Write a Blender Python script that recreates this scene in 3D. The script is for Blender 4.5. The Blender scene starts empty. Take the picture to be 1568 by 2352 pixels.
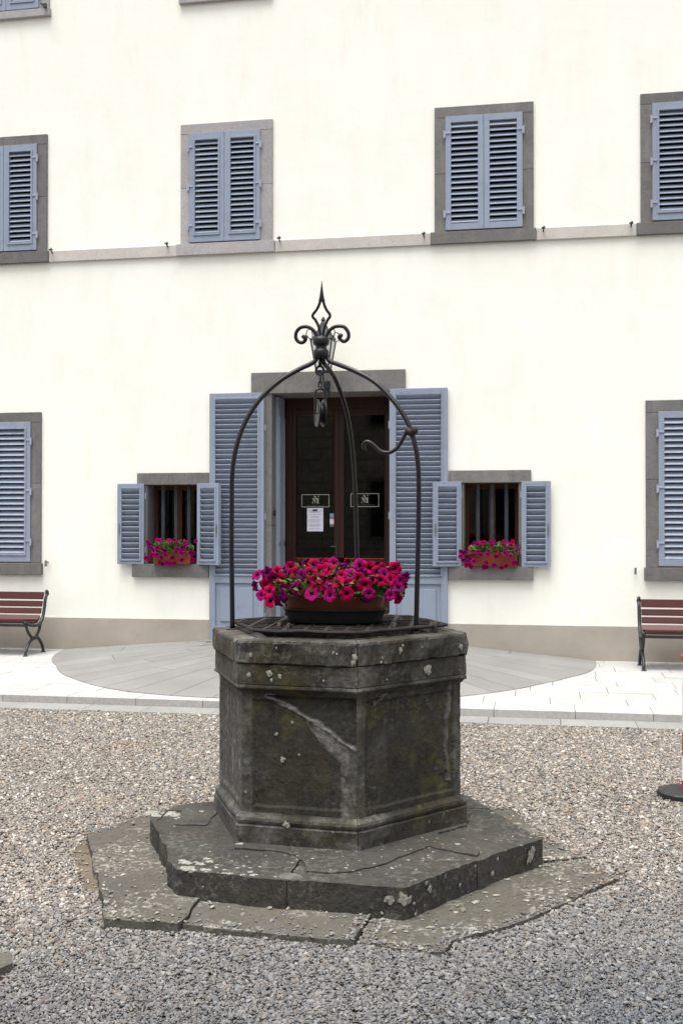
import bpy, bmesh, math, random
import numpy as np
from mathutils import Vector, Matrix, noise as mnoise
R = random.Random(7)
NP = np.random.RandomState(11)
pi = math.pi
S = bpy.context.scene
COL = S.collection

# ------------------------------------------------------------------ camera
FPX, YAW, PITCH = 2500.5, -0.17770620, 0.01017519      # focal in px of a 1568x2352 picture
CAMP = Vector((0.0, -12.714, 1.65))
FW = Vector((math.sin(YAW)*math.cos(PITCH), math.cos(YAW)*math.cos(PITCH), math.sin(PITCH)))
RT = Vector((math.cos(YAW), -math.sin(YAW), 0)); UP = RT.cross(FW)
cd = bpy.data.cameras.new('camera'); cam = bpy.data.objects.new('camera', cd); COL.objects.link(cam)
cam.matrix_world = Matrix.Translation(CAMP) @ Matrix((RT, UP, -FW)).transposed().to_4x4()
cd.sensor_fit = 'VERTICAL'; cd.sensor_height = 36; cd.sensor_width = 24; cd.lens = 36*FPX/2352
cd.clip_start = .05; cd.clip_end = 400
cd.dof.use_dof = True; cd.dof.focus_distance = 5.0; cd.dof.aperture_fstop = 10
S.camera = cam
S.render.resolution_x, S.render.resolution_y = 682, 1024

# ------------------------------------------------------------------ light: overcast day
w = bpy.data.worlds.new('World'); S.world = w; w.use_nodes = True
nt = w.node_tree; nt.nodes.clear()
sky = nt.nodes.new('ShaderNodeTexSky'); sky.sky_type = 'NISHITA'; sky.sun_disc = False
sky.sun_elevation = math.radians(76); sky.sun_rotation = math.radians(200); sky.air_density = 1.0; sky.dust_density = 4.0
hs = nt.nodes.new('ShaderNodeHueSaturation'); hs.inputs['Saturation'].default_value = .16
bg = nt.nodes.new('ShaderNodeBackground'); bg.inputs['Strength'].default_value = .10
wo = nt.nodes.new('ShaderNodeOutputWorld')
nt.links.new(sky.outputs[0], hs.inputs['Color']); nt.links.new(hs.outputs[0], bg.inputs[0]); nt.links.new(bg.outputs[0], wo.inputs[0])
sd = bpy.data.lights.new('sun', 'SUN'); sd.energy = 1.5; sd.angle = math.radians(42); sd.color = (1, .965, .91)
so = bpy.data.objects.new('sun', sd); COL.objects.link(so)
so.rotation_euler = (math.radians(14), 0, math.radians(-20))
S.view_settings.view_transform = 'Standard'; S.view_settings.look = 'None'
S.view_settings.exposure = 1.56; S.view_settings.gamma = 1
S.render.engine = 'CYCLES'

# ------------------------------------------------------------------ helpers
def ray(px, py):
    return FW + RT*((px-784)/FPX) - UP*((py-1176)/FPX)
def PY(px, py, y):                       # point of the sight line on the vertical plane y
    d = ray(px, py); return CAMP + d*((y-CAMP.y)/d.y)
def PZ(px, py, z):                       # point of the sight line on the level z
    d = ray(px, py); return CAMP + d*((z-CAMP.z)/d.z)
def nz(x, y=0, z=0, s=1.0): return mnoise.noise(Vector((x*s, y*s, z*s)))

class MB:
    def __init__(s): s.v = []; s.f = []
    def add(s, vs, fs):
        o = len(s.v); s.v += [tuple(a) for a in vs]; s.f += [tuple(i+o for i in f) for f in fs]; return s
    def box(s, x0, x1, y0, y1, z0, z1):
        return s.add([(x0,y0,z0),(x1,y0,z0),(x1,y1,z0),(x0,y1,z0),(x0,y0,z1),(x1,y0,z1),(x1,y1,z1),(x0,y1,z1)],
                     [(0,3,2,1),(4,5,6,7),(0,1,5,4),(1,2,6,5),(2,3,7,6),(3,0,4,7)])
    def tube(s, pts, rad, n=10, sq=1.0):
        pts = [Vector(p) for p in pts]; m = len(pts)
        if not hasattr(rad, '__len__'): rad = [rad]*m
        vs = []; prev = None
        for i, p in enumerate(pts):
            t = (pts[min(i+1,m-1)]-pts[max(i-1,0)]).normalized()
            if prev is None:
                a = Vector((0,1,0)) if abs(t.y) < .9 else Vector((1,0,0))
                u = t.cross(a).normalized()
            else:
                u = (prev - t*prev.dot(t)).normalized()
            prev = u; v = t.cross(u)
            for k in range(n):
                an = 2*pi*k/n; vs.append(p+(u*math.cos(an)+v*math.sin(an)*sq)*rad[i])
        fs = []
        for i in range(m-1):
            for k in range(n): fs.append((i*n+k, i*n+(k+1)%n, (i+1)*n+(k+1)%n, (i+1)*n+k))
        fs.append(tuple(range(n-1,-1,-1))); fs.append(tuple((m-1)*n+k for k in range(n)))
        return s.add(vs, fs)
    def lathe(s, prof, n=24, c=(0,0,0), sx=1, sy=1):
        vs = []; m = len(prof)
        for r, z in prof:
            for k in range(n):
                a = 2*pi*k/n; vs.append((c[0]+r*math.cos(a)*sx, c[1]+r*math.sin(a)*sy, c[2]+z))
        fs = [(i*n+k, i*n+(k+1)%n, (i+1)*n+(k+1)%n, (i+1)*n+k) for i in range(m-1) for k in range(n)]
        fs.append(tuple(range(n-1,-1,-1))); fs.append(tuple((m-1)*n+k for k in range(n)))
        return s.add(vs, fs)
    def prism(s, poly, z0, z1, jit=0, top_inset=0):
        n = len(poly)
        vs = [(p[0],p[1],z0) for p in poly]+[(p[0],p[1],z1) for p in poly]
        fs = [tuple(range(n-1,-1,-1)), tuple(range(n,2*n))]+[(i,(i+1)%n,n+(i+1)%n,n+i) for i in range(n)]
        return s.add(vs, fs)
    def mesh(s, name, mat=None, smooth=False):
        me = bpy.data.meshes.new(name); me.from_pydata([tuple(a) for a in s.v], [], s.f)
        if mat: me.materials.append(mat)
        if smooth: me.polygons.foreach_set('use_smooth', [True]*len(me.polygons))
        me.update(); return me
    def build(s, name, mat, parent=None, smooth=False, bevel=0, loc=None):
        me = s.mesh(name, mat, smooth)
        if bevel:
            bm = bmesh.new(); bm.from_mesh(me); bmesh.ops.remove_doubles(bm, verts=bm.verts, dist=1e-5)
            ed = [e for e in bm.edges if len(e.link_faces)==2 and e.calc_face_angle(0) > .5]
            bmesh.ops.bevel(bm, geom=ed, offset=bevel, segments=2, affect='EDGES', profile=.6, clamp_overlap=True)
            bm.to_mesh(me); bm.free()
        return link(name, me, parent, loc)
def link(name, me, parent=None, loc=None, rot=None, scale=None):
    o = bpy.data.objects.new(name, me); COL.objects.link(o)
    if parent: o.parent = parent
    if loc is not None: o.location = loc
    if rot is not None: o.rotation_euler = rot
    if scale is not None: o.scale = scale
    return o
def tag(o, label=None, cat=None, group=None, kind=None):
    for k, v in (('label',label),('category',cat),('group',group),('kind',kind)):
        if v: o[k] = v
    return o
def thing(name, label, cat, group=None, loc=(0,0,0)):
    return tag(link(name, None, None, loc), label, cat, group)
def smooth_path(pts, n=6):                # Catmull-Rom
    P = [Vector(p) for p in pts]; P = [P[0]*2-P[1]]+P+[P[-1]*2-P[-2]]; out = []
    for i in range(1, len(P)-2):
        for k in range(n):
            t = k/n; a,b,c,d = P[i-1],P[i],P[i+1],P[i+2]
            out.append(.5*((2*b)+(c-a)*t+(2*a-5*b+4*c-d)*t*t+(3*b-a-3*c+d)*t**3))
    out.append(P[-2]); return out

# ------------------------------------------------------------------ materials
class NT:
    def __init__(s, name):
        s.m = bpy.data.materials.new(name); s.m.use_nodes = True; s.t = s.m.node_tree; s.t.nodes.clear()
        s.out = s.n('ShaderNodeOutputMaterial'); s.b = s.n('ShaderNodeBsdfPrincipled'); s.l(s.b.outputs[0], s.out.inputs[0])
        s.geo = s.n('ShaderNodeNewGeometry')
    def n(s, t, **kw):
        x = s.t.nodes.new(t)
        for k, v in kw.items():
            if k.startswith('_'): setattr(x, k[1:], v)
            else: x.inputs[k.replace('__',' ')].default_value = v
        return x
    def l(s, a, b): s.t.links.new(a, b)
    def noise(s, scale, detail=4, rough=.55, vec=None, dist=0):
        x = s.n('ShaderNodeTexNoise', Scale=scale, Detail=detail, Roughness=rough, Distortion=dist)
        s.l(vec or s.geo.outputs['Position'], x.inputs['Vector']); return x.outputs['Fac']
    def vor(s, scale, feat='F1', rnd=1.0, vec=None):
        x = s.n('ShaderNodeTexVoronoi', Scale=scale, Randomness=rnd, _feature=feat)
        s.l(vec or s.geo.outputs['Position'], x.inputs['Vector']); return x
    def mapv(s, scale):
        x = s.n('ShaderNodeMapping', Scale=scale); s.l(s.geo.outputs['Position'], x.inputs['Vector']); return x.outputs[0]
    def mr(s, v, a, b, c=0, d=1):
        x = s.n('ShaderNodeMapRange', _clamp=True); s.l(v, x.inputs[0])
        for i, q in enumerate((a,b,c,d)): x.inputs[i+1].default_value = q
        return x.outputs[0]
    def math(s, op, a, b=None):
        x = s.n('ShaderNodeMath', _operation=op)
        for i, q in enumerate((a, b)):
            if q is None: continue
            if isinstance(q, (int,float)): x.inputs[i].default_value = q
            else: s.l(q, x.inputs[i])
        return x.outputs[0]
    def mix(s, f, a, b, mode='MIX'):
        x = s.n('ShaderNodeMix', _data_type='RGBA', _blend_type=mode)
        if isinstance(f, (int,float)): x.inputs[0].default_value = f
        else: s.l(f, x.inputs[0])
        for i, q in ((6,a),(7,b)):
            if isinstance(q, tuple): x.inputs[i].default_value = (*q[:3],1)
            else: s.l(q, x.inputs[i])
        return x.outputs[2]
    def rnd(s):
        x = s.n('ShaderNodeObjectInfo'); return x.outputs['Random']
    def bump(s, h, strength=.4, dist=.01, prev=None):
        x = s.n('ShaderNodeBump', Strength=strength, Distance=dist); s.l(h, x.inputs['Height'])
        if prev: s.l(prev, x.inputs['Normal'])
        s.l(x.outputs[0], s.b.inputs['Normal']); return x.outputs[0]
    def done(s, col, rough=.8, spec=.3, metal=0):
        if isinstance(col, tuple): s.b.inputs['Base Color'].default_value = (*col,1)
        else: s.l(col, s.b.inputs['Base Color'])
        if isinstance(rough, (int,float)): s.b.inputs['Roughness'].default_value = rough
        else: s.l(rough, s.b.inputs['Roughness'])
        s.b.inputs['Specular IOR Level'].default_value = spec; s.b.inputs['Metallic'].default_value = metal
        return s.m
def vary(n, col, amt=.12):                # each piece a little lighter or darker than the next
    f = n.mr(n.rnd(), 0, 1, 1-amt, 1+amt)
    x = n.n('ShaderNodeCombineColor'); [n.l(f, x.inputs[i]) for i in range(3)]
    return n.mix(1.0, col, x.outputs[0], 'MULTIPLY')

n = NT('stucco')
c = n.mix(n.mr(n.noise(.9,5), .3, .75), (.80,.79,.725), (.845,.838,.785))
c = n.mix(n.mr(n.noise(5,6,.65,n.mapv((1,1,.25))), .5, .8, 0, .45), c, (.69,.665,.58))
c = n.mix(n.mr(n.noise(26,4), .62, .8, 0, .2), c, (.66,.63,.52))
b = n.bump(n.noise(2.2,5), .4, .02); b = n.bump(n.noise(9,5,.6,n.mapv((1,1,2.2))), .12, .006, b); n.bump(n.noise(70,4), .25, .003, b)
STUCCO = n.done(c, .95, .1)

n = NT('base_render')
c = n.mix(n.mr(n.noise(1.5,6), .3, .7), (.32,.287,.248), (.395,.362,.322))
c = n.mix(n.mr(n.noise(9,5,.7), .55, .8, 0, .45), c, (.27,.24,.20))
sx = n.n('ShaderNodeSeparateXYZ'); n.l(n.geo.outputs['Position'], sx.inputs[0])
g = n.math('MULTIPLY', n.mr(sx.outputs[2], .05, .24, 1, 0), n.mr(n.noise(6,5), .35, .7))
c = n.mix(n.mr(g, 0, 1, 0, .55), c, (.24,.21,.14))
n.bump(n.noise(55,5), .35, .004); BASE = n.done(c, .95, .1)

def stone(name, c0, c1, dark, lich=0, blot=(.42,.41,.37), bs=.5, moss=0, vy=.12, spotscale=9, attr=False, streak=False, crust=0, brown=0):
    n = NT(name)
    c = n.mix(n.mr(n.noise(3.1,7,.6), .32, .7), c0, c1)
    c = n.mix(n.mr(n.noise(11,6,.7,dist=.4), .5, .72, 0, .7), c, dark)
    if streak: c = n.mix(n.mr(n.noise(9,5,.7,n.mapv((1,1,.12))), .52, .75, 0, .6), c, (c1[0]*1.5,c1[1]*1.5,c1[2]*1.5))
    c = n.mix(n.mr(n.noise(60,3), .35, .75, 0, .35), c, tuple(x*1.6 for x in c1))
    if moss:
        c = n.mix(n.mr(n.noise(3.7,5,.6,dist=1), .52, .7, 0, moss), c, (.075,.07,.022))
    if attr:
        a = n.n('ShaderNodeAttribute', _attribute_name='patch')
        f = n.math('MULTIPLY', a.outputs['Fac'], n.mr(n.noise(26,7,.75), .36, .6, .15, 1))
        c = n.mix(f, c, (.20,.195,.185))
    c = vary(n, c, vy)
    if brown: c = n.mix(n.mr(n.noise(2.3,5,.6,dist=.6), .5, .68, 0, brown), c, (c1[0]*1.15, c1[1]*.88, c1[2]*.62))
    if crust:
        cf = n.math('MULTIPLY', n.mr(n.noise(34,8,.72,dist=.5), .51, .60), n.mr(n.noise(2.9,3), .46, .58, .05, crust))
        c = n.mix(cf, c, blot)
    if lich:
        wv = n.n('ShaderNodeVectorMath', _operation='ADD'); nn = n.n('ShaderNodeTexNoise', Scale=14, Detail=3)
        n.l(n.geo.outputs['Position'], nn.inputs['Vector'])
        sc = n.n('ShaderNodeVectorMath', _operation='SCALE'); sc.inputs['Scale'].default_value = .05; n.l(nn.outputs['Color'], sc.inputs[0])
        n.l(n.geo.outputs['Position'], wv.inputs[0]); n.l(sc.outputs[0], wv.inputs[1])
        v = n.vor(spotscale, vec=wv.outputs[0]); v2 = n.vor(spotscale*3.1, vec=wv.outputs[0])
        sel = n.n('ShaderNodeSeparateColor'); n.l(v.outputs['Color'], sel.inputs[0])
        sel2 = n.n('ShaderNodeSeparateColor'); n.l(v2.outputs['Color'], sel2.inputs[0])
        f1 = n.math('MULTIPLY', n.mr(v.outputs['Distance'], .16, .2, 1, 0), n.mr(sel.outputs[0], 1-lich*.45, 1-lich*.45+.02))
        f2 = n.math('MULTIPLY', n.mr(v2.outputs['Distance'], .2, .27, 1, 0), n.math('MULTIPLY', n.mr(sel2.outputs[1], 1-lich, 1-lich+.02), n.mr(n.noise(2.6,3), .5, .6)))
        f = n.math('MAXIMUM', f1, f2)
        f = n.math('MULTIPLY', f, n.mr(n.noise(90,3), .3, .55, .45, .95))
        c = n.mix(f, c, blot)
    b = n.bump(n.noise(14,7,.65), bs, .02); n.bump(n.noise(120,4,.6), bs*.6, .003, b)
    return n.done(c, .92, .2)
WELL  = stone('well_stone', (.0175,.0165,.0135), (.034,.0318,.0265), (.0080,.0075,.0065), .10, (.20,.20,.175), .6, .6, .10, 8, True, True, .22, .7)
STEP  = stone('step_stone', (.029,.0275,.025), (.056,.0535,.048), (.014,.0133,.012), .25, (.30,.295,.265), .8, .12, .16, 12, crust=.22, brown=.4)
STEPF = stone('paver_stone', (.064,.059,.050), (.090,.083,.071), (.046,.042,.036), .22, (.30,.29,.255), .6, 0, .12, 13, crust=.8, brown=.25)
SEREN = stone('grey_sandstone', (.118,.115,.110), (.155,.151,.146), (.088,.086,.080), 0, bs=.25, vy=.12, streak=True)
SEREN2 = stone('pale_grey_sandstone', (.28,.268,.268), (.33,.318,.318), (.225,.215,.215), 0, bs=.2, vy=.10, streak=False)
STRING= stone('pale_sandstone', (.41,.39,.36), (.47,.448,.415), (.36,.342,.315), 0, bs=.15, vy=.04)
PALE  = stone('white_paving_stone', (.31,.306,.30), (.36,.357,.35), (.27,.265,.255), 0, bs=.15, vy=.06)
KERBF = stone('kerb_face_stone', (.31,.302,.292), (.36,.35,.34), (.27,.262,.252), 0, bs=.15, vy=.05)
KERB  = stone('kerb_stone', (.19,.185,.178), (.225,.22,.212), (.16,.155,.15), 0, bs=.15, vy=.05)
n = NT('fan_paving_stone')
c = n.mix(n.mr(n.noise(2,6), .3, .7), (.175,.172,.166), (.215,.212,.205))
c = n.mix(n.mr(n.noise(30,4), .5, .75, 0, .4), c, (.15,.147,.142)); c = vary(n, c, .07)
n.bump(n.noise(80,4), .2, .003); FAN = n.done(c, .85, .25)

def paint(name, c0, rough=.45, spec=.4, dirt=(.2,.2,.2), amt=.25, vy=.04, metal=0):
    n = NT(name)
    c = n.mix(n.mr(n.noise(8,5,.65), .52, .8, 0, amt), c0, dirt); c = vary(n, c, vy)
    n.bump(n.noise(60,4), .15, .002); return n.done(c, n.mr(n.noise(20,3), .3, .7, rough-.08, rough+.1), spec, metal)
BLUE = paint('blue_grey_shutter_paint', (.238,.280,.358), .5, .3, (.16,.18,.215), .5)
HINGE = paint('painted_hinge', (.30,.34,.43), .5, .4)
IRON = paint('black_wrought_iron', (.0065,.0072,.0095), .42, .35, (.020,.014,.011), .6, .1)
GRILLE = paint('grey_window_bar_paint', (.035,.04,.05), .6, .3)
RUST = paint('rusty_iron', (.016,.013,.011), .7, .3, (.055,.030,.018), .8, .3)
CAST = paint('cast_iron_bench', (.012,.014,.018), .45, .5, (.04,.04,.045), .3)
n = NT('red_bench_wood')
c = n.mix(n.mr(n.noise(14,5,.6,n.mapv((.3,3,6))), .3, .75), (.060,.0080,.0065), (.038,.006,.0055)); c = vary(n, c, .15)
n.bump(n.noise(40,4,.5,n.mapv((.2,3,3))), .15, .002); BENCHW = n.done(c, .42, .3)
n = NT('dark_red_door_wood')
c = n.mix(n.mr(n.noise(16,5,.6,n.mapv((3,3,.2))), .3, .75), (.035,.0075,.0045), (.018,.004,.003))
DOORW = n.done(c, .4, .4)
WINW = paint('orange_brown_window_wood', (.08,.022,.009), .45, .3, (.045,.012,.006), .5)
REDLINE = paint('rail_highlight_red', (.20,.018,.010), .4, .4)  # brighter red: painted highlight for the lit edge of the door rail
n = NT('terracotta'); c = n.mix(n.mr(n.noise(9,5), .35, .7), (.17,.040,.020), (.12,.028,.015))
n.bump(n.noise(50,3), .1, .002); TERRA = n.done(c, .6, .35)
n = NT('terracotta_box'); c = n.mix(n.mr(n.noise(9,5), .35, .7), (.23,.055,.025), (.17,.042,.02)); TERRAB = n.done(c, .6, .35)
SAUCER = paint('dark_green_plastic', (.007,.012,.012), .5, .45, (.035,.035,.03), .5)
SOIL = paint('soil', (.02,.014,.009), .95, .1)
n = NT('window_glass'); t = n.t
tr = n.n('ShaderNodeBsdfTransparent'); tr.inputs[0].default_value = (.75,.78,.76,1)
gl = n.n('ShaderNodeBsdfGlossy', Roughness=.02); fr = n.n('ShaderNodeFresnel', IOR=1.5)
mx = n.n('ShaderNodeMixShader'); n.l(fr.outputs[0], mx.inputs[0]); n.l(tr.outputs[0], mx.inputs[1]); n.l(gl.outputs[0], mx.inputs[2])
n.l(mx.outputs[0], n.out.inputs[0]); GLASS = n.m
FROST = paint('milky_lamp_glass', (.62,.66,.64), .3, .5, (.5,.5,.45), .3)
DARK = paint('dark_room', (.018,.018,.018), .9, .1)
PAPER = paint('paper', (.62,.62,.72), .8, .2, (.55,.55,.62), .2)
INK = paint('grey_ink', (.36,.36,.44), .8, .1); INKD = paint('dark_ink', (.03,.03,.05), .8, .1)
LETT = paint('pale_lettering', (.32,.33,.29), .7, .1, (.22,.23,.2), .5)
LETTF = paint('faint_lettering', (.06,.06,.055), .7, .1)
CARDB = paint('card_blue', (.12,.3,.48), .6, .3); CARDR = paint('card_red', (.4,.12,.08), .6, .3)
CARDW = paint('card_white', (.5,.58,.62), .6, .3); CARDK = paint('card_dark', (.12,.12,.12), .6, .3)
BLACK = paint('black_rubber', (.016,.016,.018), .6, .4, (.03,.03,.03), .4)
RED = paint('red_plastic', (.50,.02,.012), .4, .5); WHITE = paint('white_plastic', (.72,.73,.78), .4, .5)
METAL = paint('dull_metal', (.22,.22,.22), .4, .5, (.12,.1,.08), .5, metal=.6)

def petal(name, c0, c1):
    n = NT(name); a = n.n('ShaderNodeAttribute', _attribute_name='rad')
    c = n.mix(n.mr(n.noise(30,3), .35, .7), c0, c1)
    c = n.mix(n.mr(a.outputs['Fac'], .8, 1.0, 0, .3), c, tuple(min(1,x*1.5) for x in c0))
    c = n.mix(n.mr(a.outputs['Fac'], .20, .38, 1, 0), c, (.03,.001,.012)); c = vary(n, c, .2)
    m = n.done(c, .75, .06)
    return m
PET = [petal('crimson_petal', (.27,.0004,.042), (.19,.0003,.03)), petal('magenta_petal', (.20,.0006,.075), (.15,.0005,.058)),
       petal('purple_petal', (.11,.0008,.06), (.07,.0008,.045))]
n = NT('leaf'); c = n.mix(n.mr(n.noise(22,3), .35, .65), (.032,.075,.013), (.12,.19,.035))
n.b.inputs['Subsurface Weight'].default_value = 0; LEAF = n.done(c, .5, .35)

# ------------------------------------------------------------------ ground
n = NT('gravel_bed')
v = n.vor(75); sc = n.n('ShaderNodeSeparateColor'); n.l(v.outputs['Color'], sc.inputs[0])
c = n.mix(n.mr(sc.outputs[0], 0, 1), (.11,.10,.09), (.34,.315,.285))
c = n.mix(n.mr(v.outputs['Distance'], .3, .7, 0, .8), c, (.05,.045,.04))
n.bump(n.mr(v.outputs['Distance'], 0, .6, 1, 0), .8, .008); BED = n.done(c, .9, .2)
g = MB(); g.add([(-120,-120,.002),(120,-120,.002),(120,-3.4,.002),(-120,-3.4,.002)], [(0,1,2,3)])
tag(g.build('gravel_ground', BED), kind='structure')
g = MB(); g.add([(-120,-3.4,-.03),(120,-3.4,-.03),(120,120,-.03),(-120,120,-.03)], [(0,1,2,3)])
tag(g.build('ground', BASE), kind='structure')

# ------------------------------------------------------------------ well paving slabs (polygons on the gravel)
def quadlist(pts, z): return [PZ(a, b, z).to_2d() for a, b in pts]
SL = []      # name, poly, top z
za, zb, zc = .052, .040, .028
SL.append((quadlist([(200,1914),(212,1965),(238,2068),(245,2109),(300,2114),(410,2121),(466,2058),(560,1980),(560,1880),(342,1868)], za), za, 0))
SL.append((quadlist([(421,2121),(500,2133),(676,2150),(740,2156),(815,2160),(849,2103),(849,1980),(560,1980),(474,2058)], zb), zb, 0))
SL.append((quadlist([(828,2163),(900,2176),(958,2180),(990,2188),(1022,2185),(1045,2160),(1080,2148),(1140,2136),(1202,2116),(1262,2090),(1325,2058),(1375,2036),(1420,2018),(1352,1973),(1180,1990),(860,2000),(858,2103)], zc), zc, 0))
SL.append((quadlist([(1348,1969),(1266,1930),(1225,1890),(1180,1852),(1100,1860),(1100,1975),(1176,1985)], .03), .03, 0))
SL.append(([(-1.95,-7.35),(-1.45,-6.45),(-.9,-6.4),(-.9,-7.3),(-1.6,-7.5)], .03, 0))
SL.append(([(-.88,-6.4),(-.3,-6.5),(-.05,-6.95),(-.4,-7.3),(-.88,-7.3)], .03, 0))
def ragged(poly, step=.05, amp=.006, seed=0):
    out = []; m = len(poly)
    for i in range(m):
        a = Vector(poly[i][:2]); b = Vector(poly[(i+1)%m][:2]); L = (b-a).length; k = max(1, int(L/step)); nn_ = Vector(((b-a).y, -(b-a).x))
        nn_ = nn_.normalized() if L > 1e-6 else nn_
        for j in range(k):
            p = a.lerp(b, j/k); q = p*5; f = p*13; h = p*40
            out.append(p + Vector((nz(q.x+seed,q.y,1), nz(q.x,q.y+seed,7)))*amp*1.5 + Vector((nz(f.x,f.y,seed), nz(f.x,f.y,seed+4)))*amp*1.1 + Vector((nz(h.x,h.y,2), nz(h.x,h.y,9)))*amp*.5)
    return out
def slab(name, poly, z0, z1, mat, parent, amp=.006, bevel=.006, wob=.0, step=.05, seed=0, grid=0):
    """a stone with a ragged outline, worn arrises and a slightly uneven top"""
    pl = ragged(poly, step, amp, seed)
    bm = bmesh.new()
    f = bm.faces.new([bm.verts.new((p.x, p.y, z1)) for p in pl]); f.normal_update()
    if f.normal.z < 0: f.normal_flip()
    r = bmesh.ops.inset_region(bm, faces=[f], thickness=bevel*1.3)
    inner = set(f.verts)
    for v in bm.verts:
        if v not in inner: v.co.z -= bevel*(1.0+.8*nz(v.co.x*9, v.co.y*9, 3)+.5*nz(v.co.x*31, v.co.y*31, 3))
        else: v.co.z += wob*nz(v.co.x*3, v.co.y*3, seed+5)
    outer = [e for e in bm.edges if len(e.link_faces)==1]
    ex = bmesh.ops.extrude_edge_only(bm, edges=outer)
    for v in [q for q in ex['geom'] if isinstance(q, bmesh.types.BMVert)]: v.co.z = z0
    bmesh.ops.triangulate(bm, faces=[f])
    bmesh.ops.recalc_face_normals(bm, faces=bm.faces)
    me = bpy.data.meshes.new(name); bm.to_mesh(me); bm.free(); me.materials.append(mat)
    return link(name, me, parent)
paving = thing('stone_apron', 'low ragged apron of flat grey flagstones lying in the gravel round the well step', 'paving')
for i, (pl, z, _) in enumerate(SL):
    slab('flagstone', pl, -.05, z, STEPF, paving, .010, .007, .004, .03, 0)
tan = quadlist([(168,1961),(200,1912),(216,1968),(236,2052),(190,2040)], .012)
n = NT('sandy_mortar'); c = n.mix(n.mr(n.noise(7,5), .3, .7), (.10,.083,.062), (.14,.118,.09)); n.bump(n.noise(50,4), .4, .004); MORT = n.done(c, .95, .1)
tag(slab('mortar_bed', tan, -.03, .014, MORT, paving, .012, .004, 0, .05, 1), 'sandy brown strip of mortar along the left flagstone')
PTXT = [p for p, z, _ in SL] + [tan]

# ------------------------------------------------------------------ gravel pebbles (stuff, instances)
def inside(P, poly, off=0):
    x, y = P[:,0], P[:,1]; r = np.zeros(len(P), bool); m = len(poly); j = m-1
    for i in range(m):
        xi, yi = poly[i][0], poly[i][1]; xj, yj = poly[j][0], poly[j][1]
        cnd = ((yi > y) != (yj > y)) & (x < (xj-xi)*(y-yi)/((yj-yi) or 1e-9)+xi); r ^= cnd; j = i
    return r
def scatter(xr, yr, dens):
    N = int((xr[1]-xr[0])*(yr[1]-yr[0])*dens); return np.stack([NP.uniform(*xr, N), NP.uniform(*yr, N)], 1)
P = np.concatenate([scatter((-2.9,1.7), (-10.2,-8.0), 21000), scatter((-4.2,2.1), (-8.0,-6.3), 16000), scatter((-6.2,2.6), (-6.3,-3.76), 12000)])
# keep the wedge the photograph and a side step can see
lim = (P[:,1]+12.714)
keep = (P[:,0] > -.56*lim-.7) & (P[:,0] < .20*lim+.7)
P = P[keep]
STEPC = [(-1.936,-7.443), (-1.531,-8.231), (-.53,-8.279), (.018,-7.463), (-.39,-6.67), (-1.39,-6.62)]
bad = inside(P, STEPC)
for pl in PTXT: bad |= inside(P, pl)
def edged(P, poly):
    d = np.full(len(P), 9.0); m = len(poly)
    for i in range(m):
        a = np.array(poly[i][:2]); b = np.array(poly[(i+1)%m][:2]); ab = b-a; t = np.clip(((P-a)@ab)/max(1e-9, ab@ab), 0, 1)
        d = np.minimum(d, np.hypot(*(P-(a+t[:,None]*ab)).T))
    return d
de = np.full(len(P), 9.0)
UN = STEPC
for pl in PTXT:
    q_ = inside(P, pl); 
    if q_.any(): 
        dd_ = edged(P[q_], pl); de[q_] = np.minimum(de[q_], dd_)
inner = np.zeros(len(P), bool)          # joints between flags are not outer edges: look a step further out
for k_ in range(8):
    a_ = k_*pi/4; Q_ = P+np.array([math.cos(a_), math.sin(a_)])*.05; o_ = np.ones(len(P), bool)
    for pl in PTXT: o_ &= ~inside(Q_, pl)
    inner |= o_
spill = bad & inner & (NP.rand(len(P)) < np.where(P[:,0] > -.75, .30, .07))
on = bad & ((NP.rand(len(P)) < .010) | spill) & ~inside(P, STEPC)        # a few stones lie on the flags
zt = np.full(len(P), .008)
for pl, z, _ in SL: zt[inside(P, pl)] = z+.002
zt[inside(P, tan)] = .016
k = (~bad) | on; P = P[k]; zt = zt[k]
N = len(P)
sz = .0046*np.exp(NP.normal(0, .40, N)); sz = np.clip(sz, .003, .015)
sz *= np.interp(P[:,1], [-10,-8.3,-4], [.92,1.08,1.22])
near = zt > .0085
zz = zt + NP.uniform(0, .35, N)*sz + np.where(near, .0, NP.uniform(-.002, .008, N)) + .004*np.sin(P[:,0]*2.1)*np.sin(P[:,1]*1.7)*(~near)
sclv = np.stack([sz*NP.uniform(.9,1.35,N), sz*NP.uniform(.65,1.0,N), sz*NP.uniform(.42,.75,N)], 1)
rotv = np.stack([NP.normal(0,.35,N), NP.normal(0,.35,N), NP.uniform(0,6.28,N)], 1)
me = bpy.data.meshes.new('gravel_pebbles'); me.vertices.add(N)
me.vertices.foreach_set('co', np.column_stack([P, zz]).astype(np.float32).ravel())
for nm, arr in (('scl', sclv), ('rot', rotv)):
    me.attributes.new(nm, 'FLOAT_VECTOR', 'POINT').data.foreach_set('vector', arr.astype(np.float32).ravel())
me.update()
n = NT('pebbles'); rr = n.rnd()
cr = n.n('ShaderNodeValToRGB'); el = cr.color_ramp; el.interpolation = 'CONSTANT'
pal = [(.30,.26,.215),(.20,.195,.195),(.40,.365,.32),(.13,.128,.128),(.27,.215,.165),(.235,.245,.265),(.36,.335,.31),(.165,.15,.135),(.50,.475,.44),(.25,.235,.22),(.31,.20,.14),(.185,.20,.225),(.42,.37,.31),(.22,.20,.175),(.62,.60,.57),(.29,.28,.27)]
while len(el.elements) < len(pal): el.elements.new(.5)
for i, q in enumerate(pal): el.elements[i].position = i/len(pal); el.elements[i].color = (*q,1)
n.l(rr, cr.inputs[0])
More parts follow.
